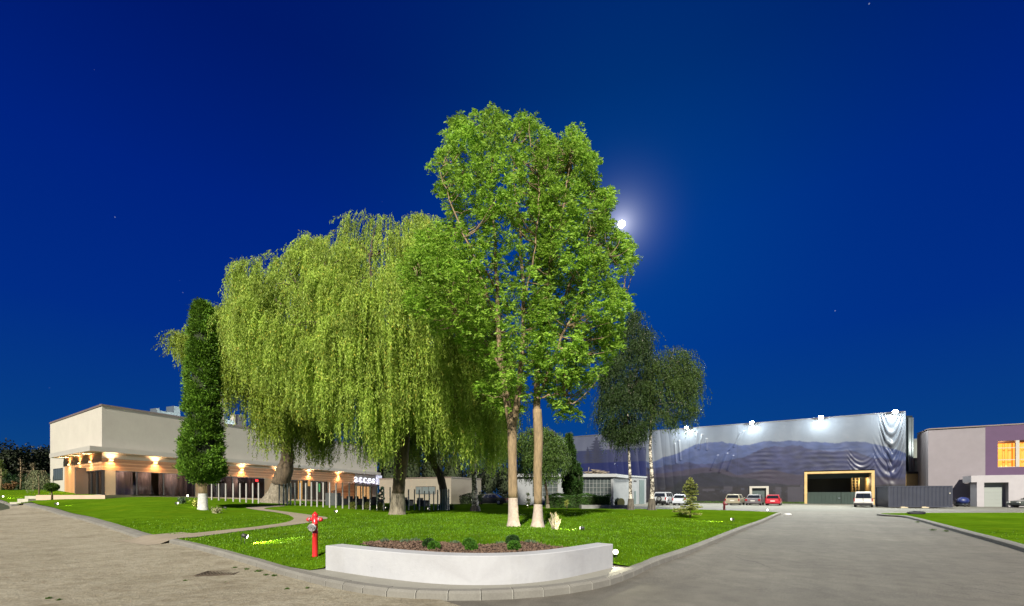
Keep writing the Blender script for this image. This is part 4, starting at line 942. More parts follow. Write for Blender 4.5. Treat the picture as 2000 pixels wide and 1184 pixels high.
# ------------------------------------------------------------------ small white workshop (centre right)
wk = thing('white_workshop', 'low white flat-roofed workshop with a wide gridded window, behind the hedge', 'building', (xw(1198,55), 55, .2))
w0_ = Vector(wk.location)
def wb(mb, x0, x1, y0, y1, z0, z1): return mb.box(x0, x1, y0, y1, z0-w0_.z, z1-w0_.z)
xa = xw(1010,55)-w0_.x; ztp = CAMH+39.5/F*55
M_wk = mat('workshop_render', (.20,.21,.225), .8, var=.07, vscale=1.2)
xg0, xg1 = xw(1130,55)-w0_.x, -.22; xh0, xh1 = xw(1040,55)-w0_.x, xw(1090,55)-w0_.x; zg0, zg1 = CAMH-4.5/F*55, CAMH+31/F*55
mb = MB(); wb(mb, xa, xh0, 0, 8, 0, ztp-.35); wb(mb, xh0, xh1, 0, .3, 0, zg0); wb(mb, xh1, xg0, 0, 8, 0, ztp-.35); wb(mb, xg0, xg1, 0, .3, 0, zg0); wb(mb, xg1, 0, 0, 8, 0, ztp-.35); wb(mb, xh0, xh1, .0, 8, zg1, ztp-.35); wb(mb, xg0, xg1, 0, 8, zg1, ztp-.352); wb(mb, xh0, xg1, 3, 8, 0, ztp-.36)
# receding right side
q0, q1 = (0, 0.02), (xw(1228,60)-w0_.x, 5.0)
mb.hexa([(q0[0]-.3,q0[1],-.2),(q0[0],q0[1],-.2),(q1[0],q1[1],-.2),(q1[0]-.6,q1[1],-.2),(q0[0]-.3,q0[1],ztp-.352-w0_.z),(q0[0],q0[1],ztp-.352-w0_.z),(q1[0],q1[1],ztp-.352-w0_.z),(q1[0]-.6,q1[1],ztp-.352-w0_.z)])
obj('wall', mb, M_wk, wk)
mb = MB(); mb.prism([(xa-.2,-.35),(.25,-.35),(q1[0]+.3,q1[1]),(q1[0],9),(xa-.2,9)], ztp-.35-w0_.z, ztp-w0_.z+.05); obj('roof', mb, mat('white_fascia', (.26,.27,.285), .7, var=.05), wk)
for (x0, x1, nx) in ((xg0, xg1, 9), (xh0, xh1, 5)):
    mb = MB()
    for i in range(nx+1): x_ = lerp(x0, x1-.05, i/nx); wb(mb, x_, x_+.05, .08, .14, zg0, zg1)
    for j in range(5): z_ = lerp(zg0, zg1-.05, j/4); wb(mb, x0+.05, x1-.05, .085, .135, z_, z_+.05)
    f = obj('window', mb, mat('grey_steel_bars', (.16,.17,.17), .6), wk); mb = MB(); wb(mb, x0, x1, .15, .17, zg0, zg1); obj('pane', mb, mat('dusty_pane', (.045,.055,.055), .25, var=.4, vscale=.7, spec=.7), f)
# porch block with green door
px0, px1 = xw(1229,62)-w0_.x, xw(1260,66)-w0_.x
mb = MB(); a_ = (px0, 6.6); b_ = (px1, 10.5); hz_ = CAMH+33/F*64-w0_.z
ux_, uy_ = (b_[0]-a_[0]), (b_[1]-a_[1]); ll = math.hypot(ux_, uy_); ux_ /= ll; uy_ /= ll
def pw(mb, s0, s1, o0, o1, z0, z1):
    P = [(a_[0]+ux_*s+uy_*o, a_[1]+uy_*s-ux_*o) for s, o in ((s0,o1),(s1,o1),(s1,o0),(s0,o0))]; return mb.prism(P, z0, z1)
pw(mb, 0, ll, -4, 0, -.2, hz_); obj('porch_wall', mb, M_wk, wk)
mb = MB(); pw(mb, -.1, ll+.1, -4, .12, hz_+.002, hz_+.22); obj('porch_roof', mb, MATS['white_fascia'], wk)
M_dg = mat('slate_door_paint', (.085,.12,.125), .5, var=.1)
mb = MB(); pw(mb, ll*.56, ll*.86, .001, .06, 0, hz_-.35); obj('door', mb, M_dg, wk); mb = MB(); pw(mb, ll*.24, ll*.34, .001, .06, 0, 1.9); obj('door', mb, M_dg, wk)
mb = MB(); pw(mb, ll*.22, ll*.36, .001, .05, hz_-.62, hz_-.45); obj('vent', mb, M_dark, wk)
rp = thing('rubble_pile', 'heap of old boards and tiles on the workshop roof', 'rubble', (xw(1163,57), 57, ztp+.05))
mb = MB(); R = random.Random(3)
for k in range(46):
    x_, y_ = R.uniform(-1.15,1.1), R.uniform(-.6,.6); z_ = R.uniform(0,.62)*(1-abs(x_)/1.9); l_ = R.uniform(.3,.9); a = R.uniform(-.25,.25)
    mb.hexa([(x_-l_,y_-.1,z_-a*l_),(x_+l_,y_-.1,z_+a*l_),(x_+l_,y_+.1,z_+a*l_),(x_-l_,y_+.1,z_-a*l_)]+[(x_-l_,y_-.1,z_-a*l_+.06),(x_+l_,y_-.1,z_+a*l_+.06),(x_+l_,y_+.1,z_+a*l_+.06),(x_-l_,y_+.1,z_-a*l_+.06)])
mb.tube([(-.95,0,.3),(-.85,0,1.0)], .04, 6)
obj('boards', mb, mat('weathered_boards', (.16,.13,.10), .9, var=.5, vscale=4), rp)
# ------------------------------------------------------------------ trees
def bark(name, c1, c2, sc_=6, bump=.8, stretch=(1,1,.25)):
    return mat(name, c1, .9, col2=c2, vscale=sc_, bump=bump, bscale=sc_*2.5, stretch=stretch)
M_bark = bark('ash_bark', (.13,.095,.055), (.30,.21,.12), 9)
M_barkw = bark('willow_bark', (.030,.022,.014), (.115,.082,.050), 7, 1)
M_lime = mat('lime_wash', (.30,.24,.20), .9, col2=(.44,.37,.32), vscale=8, bump=.5, bscale=20)
M_lime2 = mat('worn_lime_wash', (.06,.05,.036), .9, col2=(.25,.215,.165), vscale=9, bump=.9, bscale=20, stretch=(1,1,.3))
M_twig = mat('twig_bark', (.14,.10,.06), .9, var=.3, vscale=5)
def noise3(P, s, seed):
    R = np.random.default_rng(seed); v = 0
    for k in range(4):
        d = R.normal(size=3); d /= np.linalg.norm(d); v = v+np.sin(P@d*s*(1+.5*k)+R.uniform(0,6.28))
    return v/2.2
def crown(poly, Y, n, maxr, seed, thr=-.45, bias=.45, sc_=1.1, yoff=0, hole=None):
    """points in the volume of a crown whose outline (as columns/rows) is set at distance Y"""
    R = np.random.default_rng(seed); P = np.array([((x-CX)/F*Y, CAMH-(y-HOR)/F*Y) for x, y in poly])
    out = np.zeros((0,3))
    while len(out) < n:
        Q = np.stack([R.uniform(P[:,0].min(), P[:,0].max(), n*2), R.uniform(P[:,1].min(), P[:,1].max(), n*2)], 1)
        ins, d = inpoly(P, Q); Q = Q[ins]; d = np.minimum(d[ins], maxr)
        r = np.sqrt(np.maximum(0, d*(2*maxr-d))); u = R.uniform(-1,1,len(Q)); u = np.sign(u)*np.abs(u)**bias
        p3 = np.c_[Q[:,0], Y+yoff+u*r, Q[:,1]]
        k = noise3(p3, sc_, seed+5) > thr
        out = np.r_[out, p3[k]]
    out = out[:n]
    # keep the outline where it is when a point comes nearer or goes farther
    g = out[:,1]/Y; out[:,0] *= g; out[:,2] = CAMH+(out[:,2]-CAMH)*g
    return out
def limb(mb, pts, r0, r1, seg=7, n=9, wob=.0, R=rnd, pw=.8):
    pts = [Vector(p) for p in pts]; out = []
    for i in range(n+1):        # de-casteljau-like smooth curve through control points
        t = i/n*(len(pts)-1); k = min(int(t), len(pts)-2); f = t-k
        p0 = pts[max(k-1,0)]; p1 = pts[k]; p2 = pts[k+1]; p3 = pts[min(k+2,len(pts)-1)]
        p = .5*((2*p1)+(p2-p0)*f+(2*p0-5*p1+4*p2-p3)*f*f+(3*p1-p0-3*p2+p3)*f**3)
        if 0 < i < n: p += Vector((R.uniform(-1,1), R.uniform(-1,1), R.uniform(-1,1)))*wob
        out.append(p)
    mb.tube(out, [r0+(r1-r0)*(i/n)**pw for i in range(n+1)], seg, caps=True); return out
def trunk_part(mb, pts, rad, seg=18, flare=1.5, hf=.35, rough=.05):
    out = []; rr = []
    return mb.tube(pts, rad, seg)
def local(pts, o): return [Vector(p)-Vector(o) for p in pts]

# --- twin broad-leaved trees in the middle
def clump_leaves(C, k, rad, ln, wd, seed, up=.25):
    R = np.random.default_rng(seed); n = len(C)
    D0 = norm(R.normal(size=(n,1,3))); off = R.normal(size=(n,k,3))*rad*np.array([1,1,.55])
    P = C[:,None,:]+off; D = norm(off)*.9+R.normal(size=(n,k,3))*.55; D[...,2] += up-.25
    P = P.reshape(-1,3); D = D.reshape(-1,3)
    return leaves(P, D, R.uniform(ln*.7, ln*1.25, len(P)), R.uniform(wd*.8, wd*1.2, len(P)), R)
def spray_leaves(C, n_sp, k, rad, ln, wd, seed):
    # pinnate sprays: each clump holds a few rachises with opposite leaflets
    R = np.random.default_rng(seed); n = len(C)
    a = R.normal(size=(n,n_sp,3)); a[...,2] = a[...,2]*.5+.15; a = norm(a)
    t = np.linspace(.25, 1, k)[None,None,:,None]
    base = C[:,None,None,:]+a[:,:,None,:]*t*rad; base[...,2] -= (t[...,0]**2)*rad*.25
    side = norm(np.cross(a, np.array([0,0,1.0])+R.normal(size=(n,n_sp,3))*.3))[:,:,None,:]
    Ps, Ds = [], []
    for sg_ in (1,-1):
        Ps.append(base.reshape(-1,3)); d = side*sg_+a[:,:,None,:]*.55+R.normal(size=base.shape)*.22; d[...,2] -= .12; Ds.append(d.reshape(-1,3))
    P, D = np.concatenate(Ps), np.concatenate(Ds)
    return leaves(P, D, R.uniform(ln*.7, ln*1.2, len(P)), R.uniform(wd*.8, wd*1.2, len(P)), R)
YT = 16.9
ashA = [(845,310),(872,292),(868,262),(885,232),(905,228),(925,225),(940,222),(958,207),(975,215),(992,232),(1005,240),(1022,225),(1040,222),(1053,236),(1050,262),(1064,262),(1078,268),(1072,300),(1080,360),(1085,430),(1080,520),(1085,600),(1078,680),(1062,740),(1050,770),(1020,800),(985,812),(955,795),(935,760),(945,720),(915,690),(885,655),(850,650),(815,622),(790,595),(800,560),(778,530),(790,500),(812,470),(800,450),(838,440),(872,425),(868,395),(850,372),(862,345),(838,322)]
ashB = [(1050,300),(1068,258),(1082,285),(1098,262),(1118,245),(1130,250),(1134,272),(1148,268),(1152,290),(1166,300),(1160,335),(1168,365),(1180,378),(1193,360),(1196,385),(1190,412),(1195,440),(1208,455),(1225,462),(1238,485),(1248,508),(1238,525),(1215,535),(1205,560),(1228,575),(1240,598),(1222,625),(1210,650),(1212,685),(1195,705),(1178,725),(1160,745),(1150,770),(1120,780),(1130,815),(1100,818),(1075,790),(1055,770),(1045,720),(1030,640),(1035,540),(1040,420)]
def broad_tree(base_px, by, tr_pts, leaders, poly, n, seed, label, Y, maxr=2.6, yoff=0, thr=-.42, leafm=None, wash=1.0):
    bx = (base_px-CX)/F*Y; z0 = LT(bx, Y); o = Vector((bx, Y, z0))
    root = thing('broadleaf_tree', label, 'tree', o, 0, 'two tall broad-leaved trees on the lawn')
    tp_ = [o+Vector((0,0,-.15))]+[W(a, b, Y+c) for a, b, c, r in tr_pts]
    rads = [tr_pts[0][3]*1.45]+[r for *_, r in tr_pts]
    pts = local(tp_, o)
    # resample the trunk with flare and slight knots
    zz = [p.z for p in pts]; mb = MB(); mw = MB(); P2, R2 = [], []
    zs_ = list(np.arange(0, .45, .08))+list(np.arange(.45, zz[-1], .22))+[zz[-1]]
    for z in zs_:
        x_ = float(np.interp(z, zz, [p.x for p in pts])); y_ = float(np.interp(z, zz, [p.y for p in pts])); r = float(np.interp(z, zz, rads))
        r *= 1+.35*math.exp(-z/.16)+.03*sin(z*3.1+seed)
        P2.append(Vector((x_, y_, z-(.12 if z == 0 else 0)))); R2.append(r)
    k = next(i for i, z in enumerate(zs_) if z > wash)
    mw.tube(P2[:k+1], [r+.004 for r in R2[:k+1]], 20, caps=False); mb.tube(P2[k:], R2[k:], 20)
    trk = obj('trunk', mb, M_bark, root); obj('lime_washed_base', mw, M_lime, trk)
    C = crown(poly, Y, n, maxr, seed, thr=thr+.34, yoff=yoff, sc_=2.3, bias=.6)
    fpx = CX+F*C[:,0]/C[:,1]; fpy = HOR-F*(C[:,2]-CAMH)/C[:,1]
    C = C[~((C[:,1] < Y-.3) & (np.abs(fpx-1018) < 75) & (fpy > 430) & (np.random.default_rng(seed).random(len(C)) < .62))]
    br = MB(); nodes = []
    for l_ in leaders:
        q = limb(br, local([W(a, b, Y+c) for a, b, c, r in l_], o), l_[0][3], l_[-1][3], 8, 18, .05); nodes += q[3:]
    NP = np.array([tuple(v+o) for v in nodes]); R = random.Random(seed)
    for i in R.sample(range(len(C)), min(330, len(C))):
        c = C[i]; m_ = (NP[:,2] < c[2]+.1); 
        if not m_.any(): continue
        d = np.linalg.norm(NP-c, axis=1)+np.where(m_, 0, 50)+np.abs((c[2]-NP[:,2])*-.35+np.hypot(*(NP[:,:2]-c[:2]).T)*.5)*.4
        j = int(np.argmin(d)); a = Vector(NP[j]); b_ = Vector(c); mid = a.lerp(b_, .5)+Vector((0,0,-.12*(b_-a).length+.05)); ln_ = (b_-a).length
        if ln_ > 4.5: continue
        q = limb(br, local([a, mid, b_], o), .012+.011*ln_, .006, 5, 6, .04, R)
        if R.random() < .3:
            v = q[3]+o; w_ = v+Vector((R.uniform(-1,1),R.uniform(-1,1),R.uniform(.0,.9)))*.45; limb(br, local([v, w_], o), .012, .004, 4, 3, .03, R)
    obj('branches', br, M_bark, root)
    V = spray_leaves(C, 4, 5, .27, .125, .052, seed+1)-np.array(o)
    quads_mesh('crown', V.astype(np.float32), leafm or leafmat('ash_leaf', (.125,.275,.020), (.35,.535,.065), .45), root)
    return root
broad_tree(1003, 1029, [(1003,1029,0,.22),(1002,975,0,.18),(1001,900,0,.172),(1000,840,0,.18),(999,815,0,.16)],
  [[(1000,835,0,.17),(985,760,.1,.12),(975,640,.3,.085),(968,520,.3,.06),(962,380,.2,.03),(958,262,.2,.008)],
   [(1001,835,0,.15),(1016,750,-.2,.11),(1022,640,-.3,.08),(1018,500,-.1,.05),(1008,380,0,.03),(1002,290,.1,.008)],
   [(975,640,.3,.06),(940,540,.6,.045),(905,440,.4,.03),(888,320,.3,.008)],
   [(985,740,.1,.06),(930,640,-.6,.04),(880,590,-.8,.03),(830,560,-.7,.012)],
   [(1022,600,-.3,.05),(1045,480,-.8,.035),(1052,360,-.7,.025),(1036,280,-.4,.008)],
   [(970,560,.2,.05),(925,500,-1.0,.035),(880,400,-1.2,.02),(860,330,-1,.01)]],
  ashA, 2350, 41, 'tall broad-leaved tree with a forked lime-washed trunk, left of the two', YT)
broad_tree(1050, 1028, [(1050,1028,0,.215),(1051,985,0,.165),(1050,920,0,.165),(1052,860,0,.185),(1049,800,0,.17)],
  [[(1049,815,0,.16),(1048,740,.1,.12),(1060,640,.2,.09),(1080,500,.3,.055),(1105,380,.2,.03),(1116,300,.1,.008)],
   [(1050,780,.05,.08),(1085,690,-.4,.055),(1125,600,-.6,.04),(1165,520,-.5,.025),(1190,500,-.4,.008)],
   [(1060,660,.2,.06),(1110,560,.5,.045),(1150,460,.5,.03),(1150,375,.3,.008)],
   [(1055,720,.1,.05),(1110,680,.6,.035),(1160,640,.7,.025),(1215,600,.6,.010)],
   [(1070,580,.2,.05),(1075,450,-.6,.03),(1066,330,-.5,.008)],
   [(1048,780,.0,.05),(1090,770,-.5,.03),(1120,790,-.7,.012)]],
  ashB, 2050, 77, 'tall broad-leaved tree with a straight orange-stained lime-washed trunk, right of the two', YT+.05, yoff=.5, wash=.72)

# --- willows: hanging tassels of narrow leaves
def tassels(anch, bottom_fn, seed, lmin, lmax, per=6, spread=.16, step=.065, ln=.12, wd=.022, out_c=None, o=(0,0,0)):
    R = np.random.default_rng(seed); Vs = []; O = np.array(o)
    for a in anch:
        L0 = R.uniform(lmin, lmax)*(.55+.9*R.random()); zb = bottom_fn(a)
        L0 = min(L0, max(.5, a[2]-zb+R.uniform(-.35,.15)))
        d = a[:2]-out_c[:2] if out_c is not None else R.normal(size=2); d = d/max(.3, np.linalg.norm(d))
        d = d*.8+R.normal(size=2)*.5
        ns_ = max(3, int(per*(.6+.8*R.random())))
        for s in range(ns_):
            Ls = L0*R.uniform(.45,1.0); n = max(4, int(Ls/step)); t = np.arange(n)/n
            ox = R.normal(size=2)*spread; arch = .22*R.random()+.05
            x = a[0]+ox[0]+d[0]*arch*3*(1-np.exp(-t*Ls*1.2))+.05*np.sin(t*5+R.uniform(0,6))*R.uniform(.3,1.4)
            y = a[1]+ox[1]+d[1]*arch*3*(1-np.exp(-t*Ls*1.2))+.05*np.sin(t*6+R.uniform(0,6))
            z = a[2]+arch*1.1*np.sin(np.minimum(t*Ls*1.6, 3.14))-t*Ls+R.normal()*.08
            P = np.stack([x,y,z],1); D = R.normal(size=(n,3))*.42; D[:,2] -= .85
            Vs.append((P, D))
    P = np.concatenate([v[0] for v in Vs])-O; D = np.concatenate([v[1] for v in Vs])
    return leaves(P, D, R.uniform(ln*.75, ln*1.3, len(P)), R.uniform(wd*.8, wd*1.25, len(P)), R)
def bottom_at(pts, Y):
    A = np.array(pts, float)
    def f(a):
        px_ = CX+F*a[0]/a[1]; return CAMH-(np.interp(px_, A[:,0], A[:,1])-HOR)/F*a[1]
    return f
def willow(base_px, Y, trunk, limbs, poly, bottoms, n_t, seed, label, maxr, lm, per=6, spread=.2, lmin=1.4, lmax=3.2, ln=.12, wd=.023, step=.065, wash=1.0, bk=None, thr=-.6, wm=None, yoff=0):
    bx = (base_px-CX)/F*Y; z0 = LT(bx, Y); o = Vector((bx, Y, z0))
    root = thing('willow_tree', label, 'tree', o)
    pts = local([o+Vector((0,0,-.2))]+[W(a, b, Y+c) for a, b, c, r in trunk], o); rads = [trunk[0][3]*1.25]+[r for *_, r in trunk]
    cum = [0]
    for a, b in zip(pts, pts[1:]): cum.append(cum[-1]+(b-a).length)
    P2, R2 = [], []; s = 0
    while s <= cum[-1]:
        P2.append(Vector([float(np.interp(s, cum, [p[i] for p in pts])) for i in range(3)])); R2.append(float(np.interp(s, cum, rads))*(1+.45*math.exp(-s/.25)+.05*sin(s*2.3+seed))); s += .2
    k = max(2, next((i for i, p in enumerate(P2) if p.z > wash), len(P2)-2)); mb = MB(); mw = MB(); mb.tube(P2[k:], R2[k:], 18)
    mw.tube(P2[:k+1], [r+.004 for r in R2[:k+1]], 18, caps=False)
    # knobbly bark
    R = random.Random(seed)
    for m_ in (mb, mw): m_.v = [(x+(.035*R2[0])*R.uniform(-1,1), y+(.035*R2[0])*R.uniform(-1,1), z) for x, y, z in m_.v]
    tr = obj('trunk', mb, bk or M_barkw, root); obj('lime_washed_base', mw, wm or M_lime2, tr)
    br = MB()
    for l_ in limbs: limb(br, local([W(a, b, Y+c) for a, b, c, r in l_], o), l_[0][3], l_[-1][3], 8, 14, .08, R)
    C = crown(poly, Y, n_t, maxr, seed, thr=thr+.22, bias=.4, sc_=1.25, yoff=yoff)
    nodes = np.array([v for v in br.v[::8]])+np.array(o) if br.v else C[:1]
    for i in R.sample(range(len(C)), min(90, len(C))):
        c = C[i]; d = np.linalg.norm(nodes-c, axis=1)+np.where(nodes[:,2] < c[2]+.5, 0, 5); j = int(np.argmin(d)); a = Vector(nodes[j]); b_ = Vector(c); l2 = (b_-a).length
        if l2 < 6: limb(br, local([a, a.lerp(b_, .5)+Vector((0,0,.16*l2)), b_], o), .02+.012*l2, .01, 5, 7, .05, R)
    obj('branches', br, bk or M_barkw, root)
    V = tassels(C, bottom_at(bottoms, Y), seed+3, lmin, lmax, per, spread, step, ln, wd, np.array([bx, Y]), o)
    quads_mesh('crown', V.astype(np.float32), lm, root); return root
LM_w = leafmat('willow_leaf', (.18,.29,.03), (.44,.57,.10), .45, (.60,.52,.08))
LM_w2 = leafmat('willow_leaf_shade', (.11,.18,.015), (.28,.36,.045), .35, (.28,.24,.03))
wpoly = [(455,512),(490,500),(525,482),(545,498),(560,482),(592,450),(600,440),(620,465),(645,450),(662,425),(690,404),(715,408),(740,402),(770,410),(800,408),(830,412),(862,430),(890,455),(925,520),(950,580),(985,640),(1000,720),(1002,800),(985,860),(940,880),(905,870),(860,830),(845,760),(815,740),(800,800),(770,830),(740,870),(715,860),(690,830),(640,790),(600,760),(540,720),(480,670),(452,640),(440,600),(452,560)]
wbot = [(430,640),(452,690),(480,725),(505,760),(530,775),(560,770),(590,800),(620,830),(650,850),(680,880),(700,905),(722,930),(738,905),(760,935),(785,870),(805,860),(830,915),(860,905),(880,920),(905,925),(930,930),(960,930),(990,905),(1005,860)]
willow(776, 25.0, [(776,1005,0,.40),(778,960,0,.36),(784,900,0,.36),(789,850,.1,.36),(786,800,.2,.30)],
  [[(787,810,.2,.24),(770,700,.3,.17),(730,560,.3,.10),(722,500,.2,.04)],[(787,830,.2,.20),(800,700,-.4,.15),(830,560,-.6,.09),(840,450,-.4,.03)],
   [(780,800,.2,.16),(700,690,-.8,.12),(610,600,-1.0,.08),(560,520,-.8,.03)],[(785,790,.2,.16),(660,640,.9,.1),(560,600,.8,.06),(480,540,.6,.03)],
   [(788,830,.1,.15),(860,720,.5,.1),(930,640,.7,.06),(960,640,.6,.03)],[(775,740,.2,.1),(690,620,-1.8,.07),(640,520,-2.2,.03)]],
  wpoly, wbot, 1650, 101, 'huge weeping willow with a whitewashed trunk foot, biggest of the willows', 4.2, LM_w, per=9, spread=.14, lmin=1.6, lmax=5.0, thr=-.42, ln=.16, wd=.042, step=.062)
# rear-left willow
w2p = [(335,665),(345,640),(365,640),(400,620),(420,598),(450,590),(470,620),(500,650),(560,700),(620,760),(660,800),(640,840),(560,830),(520,815),(480,720),(455,740),(430,700),(380,670),(350,690)]
w2b = [(325,690),(345,700),(370,740),(400,770),(430,800),(440,850),(462,872),(485,830),(492,905),(520,912),(560,908),(600,915),(640,922),(680,915),(700,900)]
willow(538, 37, [(538,981,0,.95),(545,955,0,.72),(556,920,0,.62),(562,895,.1,.5),(560,860,.1,.4)],
  [[(560,870,.1,.36),(540,780,.3,.24),(480,690,.3,.14),(430,620,.2,.05)],[(560,870,.1,.3),(590,800,.2,.2),(620,780,.2,.06)],[(555,850,.1,.25),(450,740,.5,.14),(380,670,.4,.05)]],
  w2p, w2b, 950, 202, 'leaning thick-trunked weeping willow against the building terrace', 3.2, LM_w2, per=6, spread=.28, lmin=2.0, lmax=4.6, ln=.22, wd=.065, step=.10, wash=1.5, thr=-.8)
# rear-right willow
w3p = [(735,830),(745,780),(800,700),(860,660),(930,660),(985,700),(1000,780),(985,850),(930,860),(860,850),(780,850)]
w3b = [(730,905),(795,905),(830,925),(860,930),(890,925),(930,925),(960,928),(1000,900)]
willow(868, 37, [(868,984,0,.36),(866,955,0,.32),(860,930,0,.30),(842,895,.1,.28),(825,860,.2,.26),(815,800,.2,.2)],
  [[(818,820,.2,.2),(850,740,.3,.1),(900,690,.3,.04)],[(820,830,.2,.15),(880,780,.6,.1),(950,740,.5,.04)]],
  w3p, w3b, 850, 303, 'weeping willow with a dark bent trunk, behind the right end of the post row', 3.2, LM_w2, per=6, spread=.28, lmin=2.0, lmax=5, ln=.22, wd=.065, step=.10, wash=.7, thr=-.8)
# small far willow
w4p = [(1012,850),(1035,835),(1062,830),(1088,842),(1102,870),(1098,900),(1060,905),(1020,900)]
willow(1070, 44, [(1070,983,0,.16),(1068,960,0,.13),(1063,935,0,.12),(1058,900,.1,.1)],
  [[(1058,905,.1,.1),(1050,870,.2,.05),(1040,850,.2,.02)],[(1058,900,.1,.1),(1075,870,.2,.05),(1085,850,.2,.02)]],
  w4p, [(1010,940),(1040,952),(1080,952),(1100,930),(1110,905)], 300, 404, 'small weeping willow between the two lime-washed trunks and the workshop', 1.9, leafmat('willow_leaf_dark', (.03,.065,.012), (.09,.15,.03), .3), per=5, spread=.22, lmin=1.5, lmax=4.5, ln=.24, wd=.075, step=.12, wash=.3, thr=-.8)

# --- birches
M_birch = bpy.data.materials.new('birch_bark'); M_birch.use_nodes = True; t = M_birch.node_tree; b = t.nodes['Principled BSDF']; b.inputs['Roughness'].default_value = .8
co = t.nodes.new('ShaderNodeTexCoord'); mp = t.nodes.new('ShaderNodeMapping'); mp.inputs['Scale'].default_value = (1.6,1.6,2.2); t.links.new(co.outputs['Object'], mp.inputs[0])
nz = t.nodes.new('ShaderNodeTexNoise'); nz.inputs['Scale'].default_value = 2.3; nz.inputs['Detail'].default_value = 7; nz.inputs['Roughness'].default_value = .7; t.links.new(mp.outputs[0], nz.inputs['Vector'])
r = t.nodes.new('ShaderNodeValToRGB'); r.color_ramp.elements[0].position = .47; r.color_ramp.elements[1].position = .54; r.color_ramp.elements[0].color = (.035,.028,.022,1); r.color_ramp.elements[1].color = (.52,.47,.41,1); t.links.new(nz.outputs[0], r.inputs[0]); t.links.new(r.outputs[0], b.inputs['Base Color'])
bp = t.nodes.new('ShaderNodeBump'); bp.inputs['Strength'].default_value = .6; t.links.new(nz.outputs[0], bp.inputs['Height']); t.links.new(bp.outputs[0], b.inputs['Normal'])
LM_b = leafmat('birch_leaf', (.022,.050,.010), (.070,.110,.022), .3)
def birch(Y, trunk, limbs, poly, bottoms, n_t, seed, label, per=7, lm=LM_b, maxr=2.2, lmax=2.2, grp='birches on the lawn', foot=.9):
    bx = (trunk[0][0]-CX)/F*Y; o = Vector((bx, Y, LT(bx, Y))); root = thing('birch_tree', label, 'tree', o, 0, grp)
    pts = local([o+Vector((0,0,-.2))]+[W(a, b_, Y+c) for a, b_, c, r_ in trunk], o); mb = MB(); limb(mb, pts, trunk[0][3]*1.5, trunk[-1][3], 14, 30, .012, pw=.45)
    tr = obj('trunk', mb, M_birch, root); mw = MB(); mw.tube([pts[0], (0,0,.25), (.0,0,foot)], [trunk[0][3]*1.75, trunk[0][3]*1.42, trunk[0][3]*1.16], 14, caps=False); obj('dark_foot', mw, bark('dark_birch_foot', (.03,.026,.022), (.13,.11,.09), 6), tr)
    if poly is None: return root
    br = MB(); R = random.Random(seed)
    for l_ in limbs: limb(br, local([W(a, b_, Y+c) for a, b_, c, r_ in l_], o), l_[0][3], l_[-1][3], 6, 12, .06, R)
    C = crown(poly, Y, n_t, maxr, seed, thr=-.25, bias=.8, sc_=1.8)
    nodes = np.array(mb.v[len(mb.v)//3::14]+br.v[::6])+np.array(o)
    for i in R.sample(range(len(C)), min(110, len(C))):
        c = C[i]; d = np.linalg.norm(nodes-c, axis=1)+np.where(nodes[:,2] < c[2]+.2, 0, 4); j = int(np.argmin(d)); a = Vector(nodes[j]); b_ = Vector(c); l2 = (b_-a).length
        if l2 < 4: limb(br, local([a, a.lerp(b_, .5)+Vector((0,0,.1*l2)), b_], o), .012+.01*l2, .006, 4, 5, .03, R)
    obj('branches', br, M_birch, root)
    V = tassels(C, bottom_at(bottoms, Y), seed+3, .5, lmax, per, .22, .10, .11, .065, np.array([bx, Y]), o)
    quads_mesh('crown', V.astype(np.float32), lm, root); return root
birch(35, [(1232,996,0,.19),(1231,940,0,.15),(1228,880,0,.12),(1226,800,.1,.09),(1232,700,.1,.05),(1240,625,.1,.015)],
  [[(1227,860,0,.06),(1205,790,.3,.04),(1190,740,.3,.01)],[(1226,790,0,.06),(1245,710,-.3,.03),(1255,660,-.3,.01)]],
  [(1210,640),(1225,615),(1240,602),(1250,618),(1262,620),(1275,645),(1262,665),(1268,690),(1268,740),(1270,800),(1262,850),(1240,868),(1215,858),(1190,850),(1172,830),(1170,780),(1182,745),(1172,730),(1195,690),(1215,665)],
  [(1165,850),(1185,868),(1205,890),(1215,905),(1230,875),(1250,895),(1275,850)], 1250, 501, 'tall dark birch with a slim white trunk, left of the birch pair', lm=leafmat('dark_birch_leaf', (.012,.030,.008), (.040,.070,.016), .25))
birch(35, [(1273,997,0,.22),(1274,940,0,.18),(1270,880,0,.16),(1274,810,0,.14),(1290,770,.1,.09),(1305,720,.1,.05),(1315,690,.1,.02)],
  [[(1273,815,0,.10),(1268,760,.3,.07),(1280,700,.4,.02)],[(1285,785,0,.05),(1325,740,.3,.03),(1350,710,.3,.01)]],
  [(1262,705),(1272,684),(1284,692),(1296,673),(1308,682),(1322,672),(1334,684),(1345,676),(1352,700),(1369,715),(1356,735),(1366,752),(1354,778),(1364,800),(1345,818),(1325,805),(1305,828),(1285,815),(1268,835),(1262,790),(1256,750)],
  [(1255,815),(1275,850),(1300,860),(1325,870),(1340,860),(1365,800)], 620, 502, 'shorter spreading birch with a thick mottled trunk, right of the birch pair')
birch(30, [(928,999,0,.24),(927,960,0,.21),(926,925,0,.19),(925,860,0,.16),(930,760,.4,.12)], [], None, None, 0, 5, 'dark mottled birch trunk rising into the willow curtain', grp=None, foot=.35)

